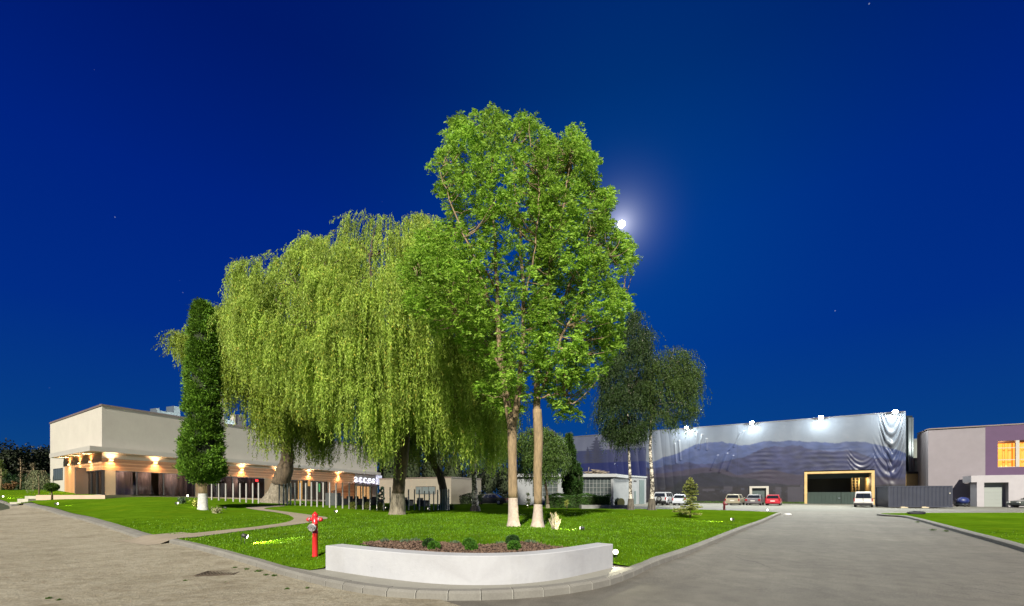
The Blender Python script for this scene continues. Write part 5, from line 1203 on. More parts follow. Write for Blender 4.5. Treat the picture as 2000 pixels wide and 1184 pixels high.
# --- columnar conifers
def conifer(px_, Y, prof, top_py, base_py, n, seed, label, lm, name='columnar_conifer', ln=.16, wd=.06, trunk_w=None, group=None, bulges=()):
    """prof: list of (row, half-width in columns)"""
    bx = (px_-CX)/F*Y; o = Vector((bx, Y, LT(bx, Y))); root = thing(name, label, 'tree', o, 0, group); R = np.random.default_rng(seed); A = np.array(prof, float)
    py = R.uniform(A[0,0], A[-1,0], n*3); hw = np.interp(py, A[:,0], A[:,1]); k = R.random(n*3) < hw/hw.max(); py, hw = py[k][:n], hw[k][:n]; m = len(py)
    th = R.uniform(0, 2*pi, m); z = CAMH-(py-HOR)/F*Y
    lump = 1+.16*np.sin(th*5+z*2.3+seed)*np.sin(z*4.7+th*2)+.14*np.sin(th*8-z*8)*np.sin(z*9.5+th*3)
    rr = hw/F*Y*lump*(1-.30*R.random(m)**2.2); C = np.stack([bx+rr*np.cos(th), Y+rr*np.sin(th), z], 1)
    kx_ = noise3(C, 3.4, seed) > -.55; C = C[kx_]; th = th[kx_]
    for (bx_, by_, br_, bn) in bulges:
        q = R.normal(size=(bn,3)); q = norm(q)*(br_/F*Y)*R.uniform(.75,1.05,(bn,1)); C = np.r_[C, q+np.array(W(bx_, by_, Y))]
    m = len(C); kk = 9; off = R.normal(size=(m,kk,3))*.08; dirn = np.stack([np.cos(th), np.sin(th), np.full(len(th),.7)], 1)
    if m > len(th): dirn = np.r_[dirn, norm(R.normal(size=(m-len(th),3)))]
    D = dirn[:,None,:]+R.normal(size=(m,kk,3))*.55; P = C[:,None,:]+off
    V = leaves(P.reshape(-1,3)-np.array(o), D.reshape(-1,3), R.uniform(ln*.7,ln*1.2,m*kk), R.uniform(wd*.8,wd*1.2,m*kk), R)
    cr = quads_mesh('crown', V.astype(np.float32), lm, root)
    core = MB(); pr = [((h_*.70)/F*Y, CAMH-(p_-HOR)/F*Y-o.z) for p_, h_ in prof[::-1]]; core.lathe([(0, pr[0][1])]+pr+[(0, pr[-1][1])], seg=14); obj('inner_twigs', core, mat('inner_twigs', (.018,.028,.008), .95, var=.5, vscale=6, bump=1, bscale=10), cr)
    if trunk_w:
        mb = MB(); zt_ = CAMH-(A[-1,0]-HOR)/F*Y-o.z+.5; mb.tube([(0,0,.95),(0.02,0,zt_)], [trunk_w, trunk_w*.85], 14); tr = obj('trunk', mb, M_bark, root)
        mw = MB(); mw.tube([(0,0,-.1),(0,0,.1),(0,0,.95)], [trunk_w*1.45, trunk_w*1.15, trunk_w*1.02], 14, caps=False); obj('lime_washed_base', mw, mat('grey_lime_wash', (.24,.24,.23), .9, col2=(.42,.42,.41), vscale=9, bump=.4), tr)
    return root
LM_t = leafmat('thuja_spray', (.045,.115,.010), (.15,.28,.025), .25)
conifer(396, 26, [(590,3),(596,12),(612,16),(650,19),(700,22),(740,25),(780,26),(820,26),(860,29),(900,32),(925,33),(938,20),(945,8)], 584, 944, 7200, 601,
  'tall narrow columnar conifer with whitewashed trunk before the wood-clad building', LM_t, trunk_w=.23, bulges=((365,866,12,300),(366,900,11,300),(425,905,12,200)))
LM_d = leafmat('dark_thuja_spray', (.012,.038,.008), (.040,.085,.014), .2)
conifer(1112, 47, [(847,1),(855,5),(880,9),(920,11),(950,10),(970,7),(974,3)], 847, 974, 2600, 602, 'narrow dark columnar conifer before the workshop, taller of two', LM_d, ln=.22, wd=.09, group='columnar conifers by the workshop')
conifer(1129, 47.5, [(905,1),(912,4),(935,6),(955,6),(972,4),(974,2)], 905, 974, 1200, 603, 'narrow dark columnar conifer before the workshop, shorter of two', LM_d, ln=.2, wd=.08, group='columnar conifers by the workshop')

# --- young spruce
bx, by = xw(1348,26.8), 26.8; o = Vector((bx, by, LT(bx, by))); root = thing('young_spruce', 'young yellow-green spruce lit from the ground, in front of the parked cars', 'tree', o)
H_ = (1012-931)/F*26.8; mb = MB(); mb.tube([(0,0,-.05),(.01,0,H_*.5),(0,0,H_)], [.06,.035,.008], 8); obj('trunk', mb, M_twig, root)
P, D, Ls = [], [], []; R = random.Random(8); br = MB()
zz = .22
while zz < H_-.05:
    u = zz/H_; rad = (1.28*(1-u)**.85)*(.75+.25*math.sin(u*9+1)) if u > .1 else .8
    for k in range(7 if u < .75 else 5):
        a = R.uniform(0, 6.28); l_ = rad*R.uniform(.7,1.05); rise = .25 if u > .5 else .02
        tip = Vector((cos(a)*l_, sin(a)*l_, zz+rise*l_)); br.tube([(0,0,zz), tip*.5+Vector((0,0,zz*.5-.02)), tip], [.014,.009,.003], 4)
        for j in range(int(34*l_)+7):
            t_ = R.uniform(.12,1); b_ = Vector((0,0,zz)).lerp(tip, t_); sd = R.choice((-1,1)); sl2 = .26*(1-t_*.55)*l_
            dd = Vector((cos(a)*.6-sin(a)*sd, sin(a)*.6+cos(a)*sd, R.uniform(-.15,.2))).normalized()
            for m_ in range(5):
                P.append(tuple(b_+dd*sl2*m_/5)); D.append((dd.x+R.uniform(-.8,.8), dd.y+R.uniform(-.8,.8), dd.z+R.uniform(-.5,.8)))
    zz += .145
obj('branches', br, M_twig, root)
quads_mesh('crown', leaves(np.array(P), np.array(D), .11, .036).astype(np.float32), leafmat('spruce_needles', (.13,.17,.035), (.42,.44,.13), .2), root)

# --- mulch-bed bushes
LM_box = leafmat('boxwood_leaf', (.030,.105,.010), (.09,.22,.02), .3); LM_box2 = leafmat('dark_boxwood_leaf', (.014,.045,.010), (.04,.09,.02), .2)
def ball_bush(name, x, y, z, r, n, lm, label, group=None, sq=.85, cat='bush', ln=.035):
    root = thing(name, label, cat, (x, y, z), 0, group); R = np.random.default_rng(int(x*100)%9999); q = norm(R.normal(size=(n,3))); q[:,2] *= sq
    P = q*r*R.uniform(.72,1.04,(n,1))+np.array([0,0,r*sq*.85]); quads_mesh('foliage', leaves(P, q+R.normal(size=(n,3))*.6+np.array([0,0,.3]), ln, ln*.55).astype(np.float32), lm, root)
    mb = MB(); mb.ball((0,0,r*sq*.8), r*.70, 10, 7, .2, (1,1,sq)); mb.tube([(0,0,-.05),(0,0,r)], .02, 6); obj('stems', mb, MATS['inner_twigs'], root); return root
bl = ['bright clipped round bush in the mulch bed, front row left','bright clipped round bush in the mulch bed, front row middle','bright clipped round bush in the mulch bed, front row right','dark round bush in the mulch bed, back row left','mid green round bush in the mulch bed, back row middle','dark round bush in the mulch bed, back row right, largest']
for i, (px_, py_, zg, r, lm) in enumerate(((848,1078,.52,.105,LM_box),(921,1080,.52,.105,LM_box),(1004,1079,.52,.115,LM_box),(838,1071,.54,.115,LM_box2),(916,1070,.54,.115,LM_box),(1001,1065,.54,.13,LM_box2))):
    x, y = gz(px_, py_, zg); ball_bush('round_bush', x, y, LT(x, y), r, 1500, lm, bl[i], 'round bushes in the mulch bed')
R = np.random.default_rng(3)
for i, (px_, py_) in enumerate(((751,1062),(791,1063),(811,1060),(888,1063),(1036,1064),(978,1061))):
    x, y = gz(px_, py_, .53); z = LT(x, y); n = 120; q = R.normal(size=(n,3))*.5; q[:,2] = np.abs(q[:,2])+.3
    quads_mesh('small_seedling', leaves(R.normal(size=(n,3))*np.array([.045,.045,.012]), q, .07, .016), leafmat('grey_green_leaf', (.06,.10,.06), (.14,.19,.10), .2), None, (x, y, z+.03), label='tiny grey-green seedling in the mulch, '+ORD[(0,1,2,3,5,4)[i]]+' from the left', cat='plant', group='seedlings in the mulch bed')

# --- hedge, background trees
def leafy_box(root, x0, x1, y0, y1, z0, z1, n, lm, ln=.14, seed=1, name='foliage', wave=.15):
    R = np.random.default_rng(seed); P = np.stack([R.uniform(x0,x1,n), R.uniform(y0,y1,n), R.uniform(z0,z1,n)], 1)
    top = R.random(n) < .35; fr = (~top) & (R.random(n) < .75)
    P[top,2] = z1+wave*np.sin(P[top,0]*2.1+seed)+R.normal(size=top.sum())*.05; P[fr,1] = y0+wave*np.sin(P[fr,0]*3+P[fr,2]*2)+R.normal(size=fr.sum())*.06
    D = R.normal(size=(n,3)); D[:,1] -= .5; D[:,2] += .4
    return quads_mesh(name, leaves(P-np.array(root.location), D, ln, ln*.5).astype(np.float32), lm, root)
LM_h = leafmat('hedge_leaf', (.018,.055,.008), (.055,.12,.016), .25)
hx0, hx1 = xw(1065,45), xw(1194,45); hg = thing('hedge', 'low clipped dark green hedge in front of the white workshop', 'hedge', (hx0, 45, T(hx0,45)))
zt_ = CAMH-2.5/F*45; leafy_box(hg, hx0, hx1, 45, 46.4, .1, zt_, 9000, LM_h, .13, 4)
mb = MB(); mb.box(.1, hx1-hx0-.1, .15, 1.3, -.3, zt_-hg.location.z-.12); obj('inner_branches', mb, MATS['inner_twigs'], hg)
# left background: hedge and dark trees
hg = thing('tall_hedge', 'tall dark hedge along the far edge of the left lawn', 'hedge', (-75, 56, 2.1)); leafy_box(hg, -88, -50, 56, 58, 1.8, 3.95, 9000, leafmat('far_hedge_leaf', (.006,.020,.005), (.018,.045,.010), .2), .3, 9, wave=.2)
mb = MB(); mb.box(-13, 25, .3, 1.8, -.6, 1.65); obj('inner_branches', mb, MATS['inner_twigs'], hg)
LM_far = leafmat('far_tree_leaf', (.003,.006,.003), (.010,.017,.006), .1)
def far_tree(px_, Y, top_py, wpx, base_z, seed, label, group, n=1500, lm=LM_far, ln=.5):
    bx = xw(px_, Y); zt2 = CAMH-(top_py-HOR)/F*Y; root = thing('background_tree', label, 'tree', (bx, Y, base_z), 0, group); R = np.random.default_rng(seed)
    q = norm(R.normal(size=(n,3))); r = R.uniform(.55,1.05,(n,1))**.6; w2 = wpx/F*Y/2; h2 = (zt2-base_z)*.46
    lump = (1+.22*np.sin(q[:,0]*5+seed)*np.sin(q[:,2]*6+seed*2)+.12*np.sin(q[:,1]*9+q[:,2]*7))[:,None]
    P = q*r*lump*np.array([w2,w2*.8,h2])+np.array([0,0,zt2-base_z-h2]); quads_mesh('crown', leaves(P, q+R.normal(size=(n,3))*.8, R.uniform(ln*.5,ln,n), ln*.5).astype(np.float32), lm, root)
    mb = MB(); mb.tube([(0,0,-1),(0,0,h2*1.3)], [.25,.1], 7); mb.ball((0,0,zt2-base_z-h2), 1, 10, 8, .15, (w2*.7,w2*.5,h2*.75)); obj('trunk', mb, MATS['inner_twigs'], root)
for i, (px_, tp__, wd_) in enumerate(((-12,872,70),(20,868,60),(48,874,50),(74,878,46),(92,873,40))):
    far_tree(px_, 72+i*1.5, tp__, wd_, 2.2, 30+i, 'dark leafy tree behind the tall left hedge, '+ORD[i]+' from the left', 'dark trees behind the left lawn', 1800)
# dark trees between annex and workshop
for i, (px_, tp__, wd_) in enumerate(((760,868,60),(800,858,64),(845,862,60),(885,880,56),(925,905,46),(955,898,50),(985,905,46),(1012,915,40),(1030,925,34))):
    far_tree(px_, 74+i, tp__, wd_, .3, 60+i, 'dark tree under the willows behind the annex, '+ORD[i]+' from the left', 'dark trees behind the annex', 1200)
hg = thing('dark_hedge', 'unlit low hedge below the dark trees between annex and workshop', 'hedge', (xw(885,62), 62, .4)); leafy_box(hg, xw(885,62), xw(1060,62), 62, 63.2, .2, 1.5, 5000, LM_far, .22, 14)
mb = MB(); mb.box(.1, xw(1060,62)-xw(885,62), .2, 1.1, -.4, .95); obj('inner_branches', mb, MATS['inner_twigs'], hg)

# small ornamental trees left
R = random.Random(21)
def sapling(px_, Y, base_z, top_py, label, lm, n=160, w2=.5, name='young_tree', group=None, th=.035, low=.35, ln=.12, lit=None):
    bx = xw(px_, Y); H2 = CAMH-(top_py-HOR)/F*Y-base_z; root = thing(name, label, 'young tree', (bx, Y, base_z), 0, group); mb = MB(); mb.tube([(0,0,-.1),(.03,0,H2*.5),(0,0,H2)], [th,th*.7,th*.25], 7); tr = obj('trunk', mb, lit or M_twig, root)
    P, D = [], []; br = MB()
    for k in range(16):
        z = H2*R.uniform(low, .97); a = R.uniform(0,6.28); l_ = w2*R.uniform(.4,1)*(1.15-z/H2); tip = Vector((cos(a)*l_, sin(a)*l_, z+l_*.9)); br.tube([(0,0,z), tip], [th*.3,.005], 4)
        for j in range(n//16): b_ = Vector((0,0,z)).lerp(tip, R.uniform(.2,1.1)); P.append(tuple(b_+Vector((R.gauss(0,.06),R.gauss(0,.06),R.gauss(0,.06))))); D.append((R.gauss(0,1),R.gauss(0,1),R.gauss(0,.8)))
    obj('branches', br, M_twig, root); quads_mesh('crown', leaves(np.array(P), np.array(D), ln, ln*.5).astype(np.float32), lm, root); return root
LM_s = leafmat('young_leaf', (.05,.08,.02), (.14,.19,.05), .3); LM_dry = leafmat('sparse_brown_leaf', (.06,.05,.03), (.15,.13,.08), .2)
M_trunk_lit = mat('lit_trunk', (.30,.22,.13), .9, var=.3, vscale=6)  # lamp light on sapling trunks, put into a paler bark colour
zl = lambda px_, Y: LT(xw(px_, Y), Y)
sapling(2, 44, zl(2,44), 898, 'slim young tree with lit trunk at the left edge', LM_s, 500, .9, group='young trees on the left lawn', th=.08, lit=M_trunk_lit, ln=.2)
sapling(40, 44, zl(40,44), 897, 'bare thin young tree before the tall hedge, left of the weeping one', LM_dry, 130, .7, group='young trees on the left lawn', th=.06, lit=M_trunk_lit, ln=.16)
sapling(65, 44, zl(65,44), 905, 'thin pale-leaved young tree with lit trunk, just left of the weeping one', LM_dry, 260, .8, group='young trees on the left lawn', th=.07, lit=M_trunk_lit, ln=.2)
# weeping ornamental
def weeper(px_, Y, top_py, wpx, label, seed):
    bz = zl(px_, Y); bx = xw(px_, Y); H2 = CAMH-(top_py-HOR)/F*Y-bz; root = thing('weeping_shrub', label, 'shrub', (bx, Y, bz)); mb = MB(); mb.tube([(0,0,-.1),(0,0,H2*.6),(-.1,0,H2*.9)], [.05,.04,.03], 7)
    Rr = random.Random(seed); P, D = [], []
    for k in range(60):
        a = Rr.uniform(0,6.28); l_ = wpx/F*Y/2*Rr.uniform(.35,1); L_ = Rr.uniform(.4,.95)*H2*.8; p0 = Vector((-.1,0,H2*.9))
        for j in range(34): t_ = j/34; P.append((p0.x+cos(a)*l_*min(1,t_*2.2)+Rr.gauss(0,.04), sin(a)*l_*min(1,t_*2.2)+Rr.gauss(0,.04), p0.z+.3*sin(min(1,t_*2.2)*pi)*l_-max(0,t_-.25)*L_*1.3)); D.append((Rr.gauss(0,.5),Rr.gauss(0,.5),-1))
        if k % 6 == 0: mb.tube([p0, p0+Vector((cos(a)*l_*.6, sin(a)*l_*.6, .25*l_)), p0+Vector((cos(a)*l_, sin(a)*l_, -L_*.3))], [.02,.015,.006], 5)
    obj('trunk', mb, M_twig, root); quads_mesh('foliage', leaves(np.array(P), np.array(D), .13, .035).astype(np.float32), leafmat('pale_weeping_leaf', (.12,.14,.07), (.30,.33,.17), .25), root)
weeper(76, 31.5, 917, 34, 'small weeping shrub with pale hanging branches, left of the topiary', 5)
# ball topiary
bx, Y = xw(101,30.2), 30.2; bz = zl(101,30.2); root = thing('topiary_tree', 'dark round topiary ball on a thin stem by the terrace', 'topiary', (bx, Y, bz)); zc = CAMH-(951.5-HOR)/F*Y-bz
mb = MB(); mb.tube([(0,0,-.05),(.01,0,zc)], [.045,.035], 8); obj('trunk', mb, M_twig, root)
n = 3500; q = norm(nr.normal(size=(n,3))); P = q*nr.uniform(.75,1.02,(n,1))*np.array([.37,.37,.27])+np.array([0,0,zc]); quads_mesh('crown', leaves(P, q+nr.normal(size=(n,3))*.6, .07, .035).astype(np.float32), leafmat('topiary_leaf', (.03,.07,.008), (.09,.16,.02), .2), root)
mb = MB(); mb.ball((0,0,zc), 1, 12, 8, .1, (.27,.27,.19)); obj('inner_branches', mb, MATS['inner_twigs'], root)
# reddish bush left
def bush(px_, Y, wpx, hpx, label, lm, n=700, name='leafy_bush', ln=.12, group=None, seed=4, wood=None, cat='bush'):
    bz = zl(px_, Y); bx = xw(px_, Y); root = thing(name, label, cat, (bx, Y, bz), 0, group); w2 = wpx/F*Y/2; h = hpx/F*Y; Rr = np.random.default_rng(seed); mb = MB(); P, D = [], []
    for k in range(26):
        a = Rr.uniform(0,6.28); rr = Rr.random()**.5; tip = np.array([cos(a)*rr*w2, sin(a)*rr*w2*.8, h*Rr.uniform(.55,1.0)]); mb.tube([(0,0,-.03), tuple(tip*.5+np.array([0,0,.1*h])), tuple(tip)], [.014,.009,.004], 4)
        for j in range(n//26): t_ = Rr.uniform(.35,1.05); P.append(tip*t_+Rr.normal(size=3)*.06); D.append(Rr.normal(size=3)+np.array([0,0,.5]))
    obj('stems', mb, wood or M_twig, root); quads_mesh('foliage', leaves(np.array(P), np.array(D), ln, ln*.45).astype(np.float32), lm, root); return root
bush(21, 43, 22, 14, 'low rust-coloured bush in front of the tall left hedge', leafmat('rust_leaf', (.10,.045,.02), (.20,.12,.05), .2), 900, ln=.16)
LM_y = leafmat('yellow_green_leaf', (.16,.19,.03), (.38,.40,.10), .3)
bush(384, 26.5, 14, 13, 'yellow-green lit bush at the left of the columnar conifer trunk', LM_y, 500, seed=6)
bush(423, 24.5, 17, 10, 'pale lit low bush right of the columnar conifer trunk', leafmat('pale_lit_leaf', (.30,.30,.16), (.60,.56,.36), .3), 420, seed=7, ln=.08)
bush(357, 27.5, 13, 10, 'thin grassy tuft left of the columnar conifer', leafmat('grey_green_leaf', (.06,.10,.06), (.14,.19,.10)), 300, seed=8, ln=.14)
for i, px_ in enumerate((690, 716, 742)): bush(px_, 31.8, 13-2*(i==1), 13, 'yellow-leaved lit shrub behind the steel posts, '+('left','middle','right')[i]+' of three', LM_y, 420, seed=20+i, group='lit shrubs along the post row', ln=.10)
bush(861, 33.5, 12, 9, 'low green plant at the foot of the rear willow trunk', LM_h, 350, seed=31); bush(882, 33.3, 9, 9, 'low green plant right of the last steel posts', LM_h, 300, seed=32)
sapling(938, 48, zl(938,48), 961, 'thin dark sapling right of the dark birch trunk', LM_h, 220, .3, group='small saplings on the lawn', low=.2)
sapling(1031, 42, zl(1031,42), 963, 'slim sapling lit from below between the two lime-washed trunks', LM_s, 380, .35, group='small saplings on the lawn', low=.2, lit=M_trunk_lit)
sapling(1107, 42, zl(1107,42), 977, 'tiny yellow lit sapling before the hedge', LM_y, 260, .3, group='small saplings on the lawn', low=.3)
# white-painted bundle of cut stems
x, y = xw(1083,15.8), 15.8; root = thing('cut_shrub', 'pale bundle of cut-back white-painted stems, lit by a ground lamp', 'shrub', (x, y, LT(x,y))); R = random.Random(12)
M_st = mat('painted_stem', (.34,.29,.21), .8, var=.1, vscale=9); mb = MB(); tips = []
for k in range(15):
    a = R.uniform(0,6.28); r0 = R.uniform(.02,.11); r1 = r0+R.uniform(.02,.17); h = R.uniform(.35,.62); p0 = Vector((cos(a)*r0,sin(a)*r0,-.03)); p1 = Vector((cos(a)*r1,sin(a)*r1,h))
    mb.tube([p0, p0.lerp(p1,.4)+Vector((R.gauss(0,.02),R.gauss(0,.02),0)), p0.lerp(p1,.75)+Vector((R.gauss(0,.02),0,0)), p1], [.021,.017,.015,.014], 7); tips.append(p1)
    if R.random() < .8: c = p0.lerp(p1,.6); d = c+Vector((R.gauss(0,.07),R.gauss(0,.07),.12)); mb.tube([c,d],[.012,.009],6); tips.append(d)
obj('stems', mb, M_st, root); P = np.array([tuple(t_) for t_ in tips for _ in range(7)])+nr.normal(size=(len(tips)*7,3))*.02
quads_mesh('buds', leaves(P, nr.normal(size=P.shape)+np.array([0,0,.6]), .035, .02).astype(np.float32), leafmat('bud_leaf', (.35,.33,.12), (.6,.55,.25), .3), root)
# nesting tent-caterpillar silk is left as pale wisps among the leaves
# ------------------------------------------------------------------ fire hydrant
x, y = xw(615.5,9.6), 9.6; z = LT(x, y); hy = thing('fire_hydrant', 'tall red fire hydrant with a grey round outlet cap, beside the planter wall', 'hydrant', (x, y, z), radians(-8))
M_red = mat('hydrant_red', (.52,.018,.022), .32, var=.08, vscale=4, coat=.3); M_alu = mat('dull_aluminium', (.38,.38,.38), .4, .6, var=.25, vscale=30)
mb = MB(); mb.lathe([(0,0),(.062,0),(.064,.02),(.060,.035),(.060,.50),(.064,.505),(.064,.545),(.058,.55),(.056,.72),(.064,.725),(.064,.745),(.056,.75),(.060,.90)], seg=24); obj('barrel', mb, M_red, hy)
mb = MB(); mb.lathe([(.060,.90),(.066,.905),(.066,.925),(.058,.94),(.045,.955),(.032,.965),(.030,.972),(.022,.976),(.020,.992),(0,.994)], seg=20); obj('bonnet', mb, M_red, hy)
for s in (-1, 1):
    a = Vector((s*.05,0,.83)); d = Vector((s, -.12, .12 if False else -.08)).normalized(); mb = MB()
    mb.tube([a, a+d*.055], [.040,.040], 16); nz_o = obj('side_nozzle', mb, M_red, hy)
    mb = MB(); mb.tube([a+d*.055, a+d*.075], [.052,.052], 16); obj('ring', mb, M_alu, nz_o)
    mb = MB(); mb.tube([a+d*.075, a+d*.105, a+d*.125, a+d*.135], [.050,.048,.034,.030], 16); obj('cap', mb, M_red, nz_o)
mb = MB(); c = Vector((0,-.05,.66)); n_v = Vector((.08,-1,-.05)).normalized(); 
mb.tube([c, c+n_v*.05], [.06,.075], 20); mb.tube([c+n_v*.05, c+n_v*.062, c+n_v*.085, c+n_v*.09], [.083,.088,.088,.080], 24); fo = obj('front_outlet', mb, M_alu, hy)
mb = MB(); mb.tube([c+n_v*.091, c+n_v*.10], [.058,.052], 20); mb.tube([c+n_v*.10, c+n_v*.125], [.014,.012], 8)
for s in (-1,1): mb.box(c.x+s*.072-.012, c.x+s*.072+.012, c.y-.115, c.y-.09, c.z-.015, c.z+.015)
obj('cap_plate', mb, mat('dark_alloy', (.22,.22,.22), .45, .6), fo)
mb = MB(); q0 = c+n_v*.11
mb.tube([q0, q0+Vector((.012,.01,-.08)), q0+Vector((.014,.02,-.14)), q0+Vector((.01,.03,-.10))], .005, 6); obj('chain', mb, M_alu, fo)
x, y = xw(1414.5,39), 39; z = LT(x, y); h2 = thing('fire_hydrant', 'small dark red hydrant post at the far edge of the lawn', 'hydrant', (x, y, z)); mb = MB(); mb.lathe([(0,0),(.10,0),(.09,.5),(.12,.52),(.12,.60),(.09,.62),(.09,.72),(.04,.78),(0,.79)], seg=14); obj('barrel', mb, mat('dark_red_paint', (.14,.012,.02), .5), h2)
mb = MB(); mb.tube([(.08,0,.5),(.26,0,.5)], .07, 10); obj('side_nozzle', mb, MATS['dark_red_paint'], h2)

# ------------------------------------------------------------------ steel posts
M_post = mat('brushed_steel', (.30,.285,.28), .5, .05, var=.12, vscale=3, stretch=(1,1,.2))
proto = None
rows = [([413.75,427.5,441,455.5,468.8,481,493.8,505], [945,945,944.5,944.5,944.5,944.5,944,943.5], [980,980.5,981.2,982,982.5,983,984,985], 34.5, 33, 'left row by the columnar conifer', 'steel posts left of the leaning willow'),
        ([545.5,554,561.2,567.5,576.2,586.8,597.5,608.5,619.5,631.2,644,656.5,669.2,682,695.5,709,722.8,736.2,749.2,762], [946,945.5,944.5,943,943.5,943.5,943.8,942,942,942.5,942.5,942.5,943,944.5,946,946.2,947.5,948.8,951.2,952], [986.2,987,987.5,988,988.5,989,989.5,990.5,991.5,992,992.5,992.5,992.5,993.8,993.8,995,995,995,996.2,996.2], 33.5, 31, 'middle row', 'steel posts between the leaning willow and the big willow'),
        ([798,809.5,819,829,838.5,847,855,860.5,865,869,872.5,876.5], [956,956,957,959.5,960,960,957,956.5,956,955.5,955.5,955.5], [995.5,995.5,995.5,996,996,996.5,996.5,996.5,996.5,996.5,996.5,996.5], 32.5, 31.5, 'right row', 'steel posts right of the big willow')]
for pxs, tops, bots, Ya, Yb, nm, grp in rows:
    for i, (p, t_, b_) in enumerate(zip(pxs, tops, bots)):
        Y = lerp(Ya, Yb, i/(len(pxs)-1)); X = xw(p, Y); z = LT(X, Y); H2 = CAMH-(t_-HOR)/F*Y-z
        if proto is None:
            proto = thing('steel_post', 'x', 'post', (0,0,0)); mb = MB(); mb.box(-.040,.040,-.040,.040,-.15,1.0); mb.box(-.034,.034,-.034,.034,1.0001,1.006); obj('post', mb, M_post, proto, bevel=0)
            o = proto
        else: o = copy_tree(proto)
        o.location = (X, Y, z); o.scale = (1, 1, H2); o.rotation_euler = (0, 0, rnd.uniform(-.25,.25)); o['group'] = grp
        o['label'] = 'slim square steel post, '+ORD[i]+' from the left in the '+nm

# ------------------------------------------------------------------ vehicles
M_tyre = mat('tyre_rubber', (.012,.012,.013), .85); M_rim = mat('alloy_rim', (.42,.43,.45), .35, .8); M_cg = mat('car_glass', (.012,.015,.018), .06, spec=.9)
M_tl = mat('tail_light_red', (.25,.008,.01), .25, coat=.5); M_pl = mat('number_plate', (.55,.55,.52), .5); M_blk = mat('black_trim', (.018,.018,.02), .6)
def paint(n_, c, met=.3): return mat(n_, c, .3, met, coat=.6)
def car(label, cat, loc, rz, L_, Wd, H_, col, style, group=None):
    root = thing('parked_car', label, cat, loc, rz, group); hw = Wd/2; zb = .28 if style != 'suv' else .38; wr = .31 if style != 'suv' else .37; belt = H_*.60 if style != 'van' else H_*.52
    # y: rear at 0, front at L_
    S_ = {'hatch': ([(0,zb),(-.02,belt*.72),(.06,belt)], [(.06,belt),(.34,H_-.06),(.75,H_),(L_*.52,H_-.03),(L_*.70,belt+.03)], [(L_*.70,belt+.03),(L_*.93,belt-.12),(L_-.02,belt*.62),(L_,zb)]),
          'sedan': ([(0,zb),(-.02,belt*.74),(.06,belt+.03)], [(.75,belt+.06),(1.35,H_-.07),(1.8,H_),(L_*.58,H_-.03),(L_*.73,belt+.03)], [(L_*.73,belt+.03),(L_*.94,belt-.14),(L_-.02,belt*.62),(L_,zb)]),
          'estate': ([(0,zb),(-.02,belt*.74),(.06,belt)], [(.10,belt),(.42,H_-.08),(.75,H_),(L_*.58,H_-.01),(L_*.73,belt+.03)], [(L_*.73,belt+.03),(L_*.94,belt-.14),(L_-.02,belt*.62),(L_,zb)]),
          'suv': ([(0,zb),(-.02,belt*.74),(.03,belt)], [(.05,belt),(.20,H_-.06),(.4,H_),(L_*.60,H_-.01),(L_*.72,belt+.05)], [(L_*.72,belt+.05),(L_*.95,belt-.06),(L_-.02,belt*.66),(L_,zb)]),
          'van': ([(0,zb),(-.02,belt*.74),(.03,belt)], [(.03,belt),(.12,H_-.10),(.4,H_),(L_*.62,H_-.02),(L_*.80,belt+.04)], [(L_*.80,belt+.04),(L_*.95,belt-.15),(L_-.02,belt*.66),(L_,zb)])}[style]
    rear, roof, front = S_
    low = rear+([(.75,belt+.06)] if style == 'sedan' else [])+front
    # lower body cut by wheel arches
    w1_, w2_ = L_*.20, L_*.81; prof = list(low)
    bot = []
    for wc in (w2_, w1_):
        for a in range(0, 181, 20): bot.append((wc+(wr+.06)*cos(radians(a)), max(zb, wr+(wr+.06)*sin(radians(a)))))
    loop = prof+bot; mb = MB(); n = len(loop)
    secs = [(-hw+.05, .97), (-hw, 1.0), (hw, 1.0), (hw-.05, .97)]
    def P(x_, yz, k): y_, z_ = yz; cy = L_/2; return (x_, cy+(y_-cy)*(.985 if k < 1 else 1), z_)
    bm = bmesh.new()
    vA = [bm.verts.new((-hw, y_, z_)) for y_, z_ in loop]; vB = [bm.verts.new((hw, y_, z_)) for y_, z_ in loop]
    fA = bm.faces.new(vA); fB = bm.faces.new(vB[::-1])
    for i in range(n): bm.faces.new((vA[(i+1) % n], vA[i], vB[i], vB[(i+1) % n]))
    es = [e_ for e_ in bm.edges if abs(e_.verts[0].co.x-e_.verts[1].co.x) < 1e-6 and max(v.co.z for v in e_.verts) > zb+.15 and not (min(v.co.z for v in e_.verts) < wr*2+.1 and any(abs(v.co.y-wc) < wr+.07 and v.co.z < wr*2+.07 and (v.co.y, v.co.z) not in prof for v in e_.verts for wc in (w1_, w2_)))]
    try: bmesh.ops.bevel(bm, geom=es, offset=.07, segments=3, affect='EDGES', clamp_overlap=True)
    except Exception: pass
    bmesh.ops.triangulate(bm, faces=[f_ for f_ in bm.faces if len(f_.verts) > 4]); bmesh.ops.recalc_face_normals(bm, faces=bm.faces)
    me = bpy.data.meshes.new('body'); bm.to_mesh(me); bm.free(); body = link('body', me, col, root)
    # greenhouse with inward-leaning sides
    tin = .17; mb = MB(); A = []; m_ = len(roof)
    for sx in (-1, 1):
        for i, (y_, z_) in enumerate(roof): k = (z_-belt)/(H_-belt); A.append((sx*(hw-.04-tin*max(0,k)), y_, z_-(.02 if i in (0, m_-1) else 0)))
    mb.add(A, [tuple(range(m_-1,-1,-1)), tuple(range(m_,2*m_))]+[(i, i+1, m_+i+1, m_+i) for i in range(m_-1)]+[(m_-1, 0, m_, 2*m_-1)])
    obj('roof', mb, col, root, bevel=.03)
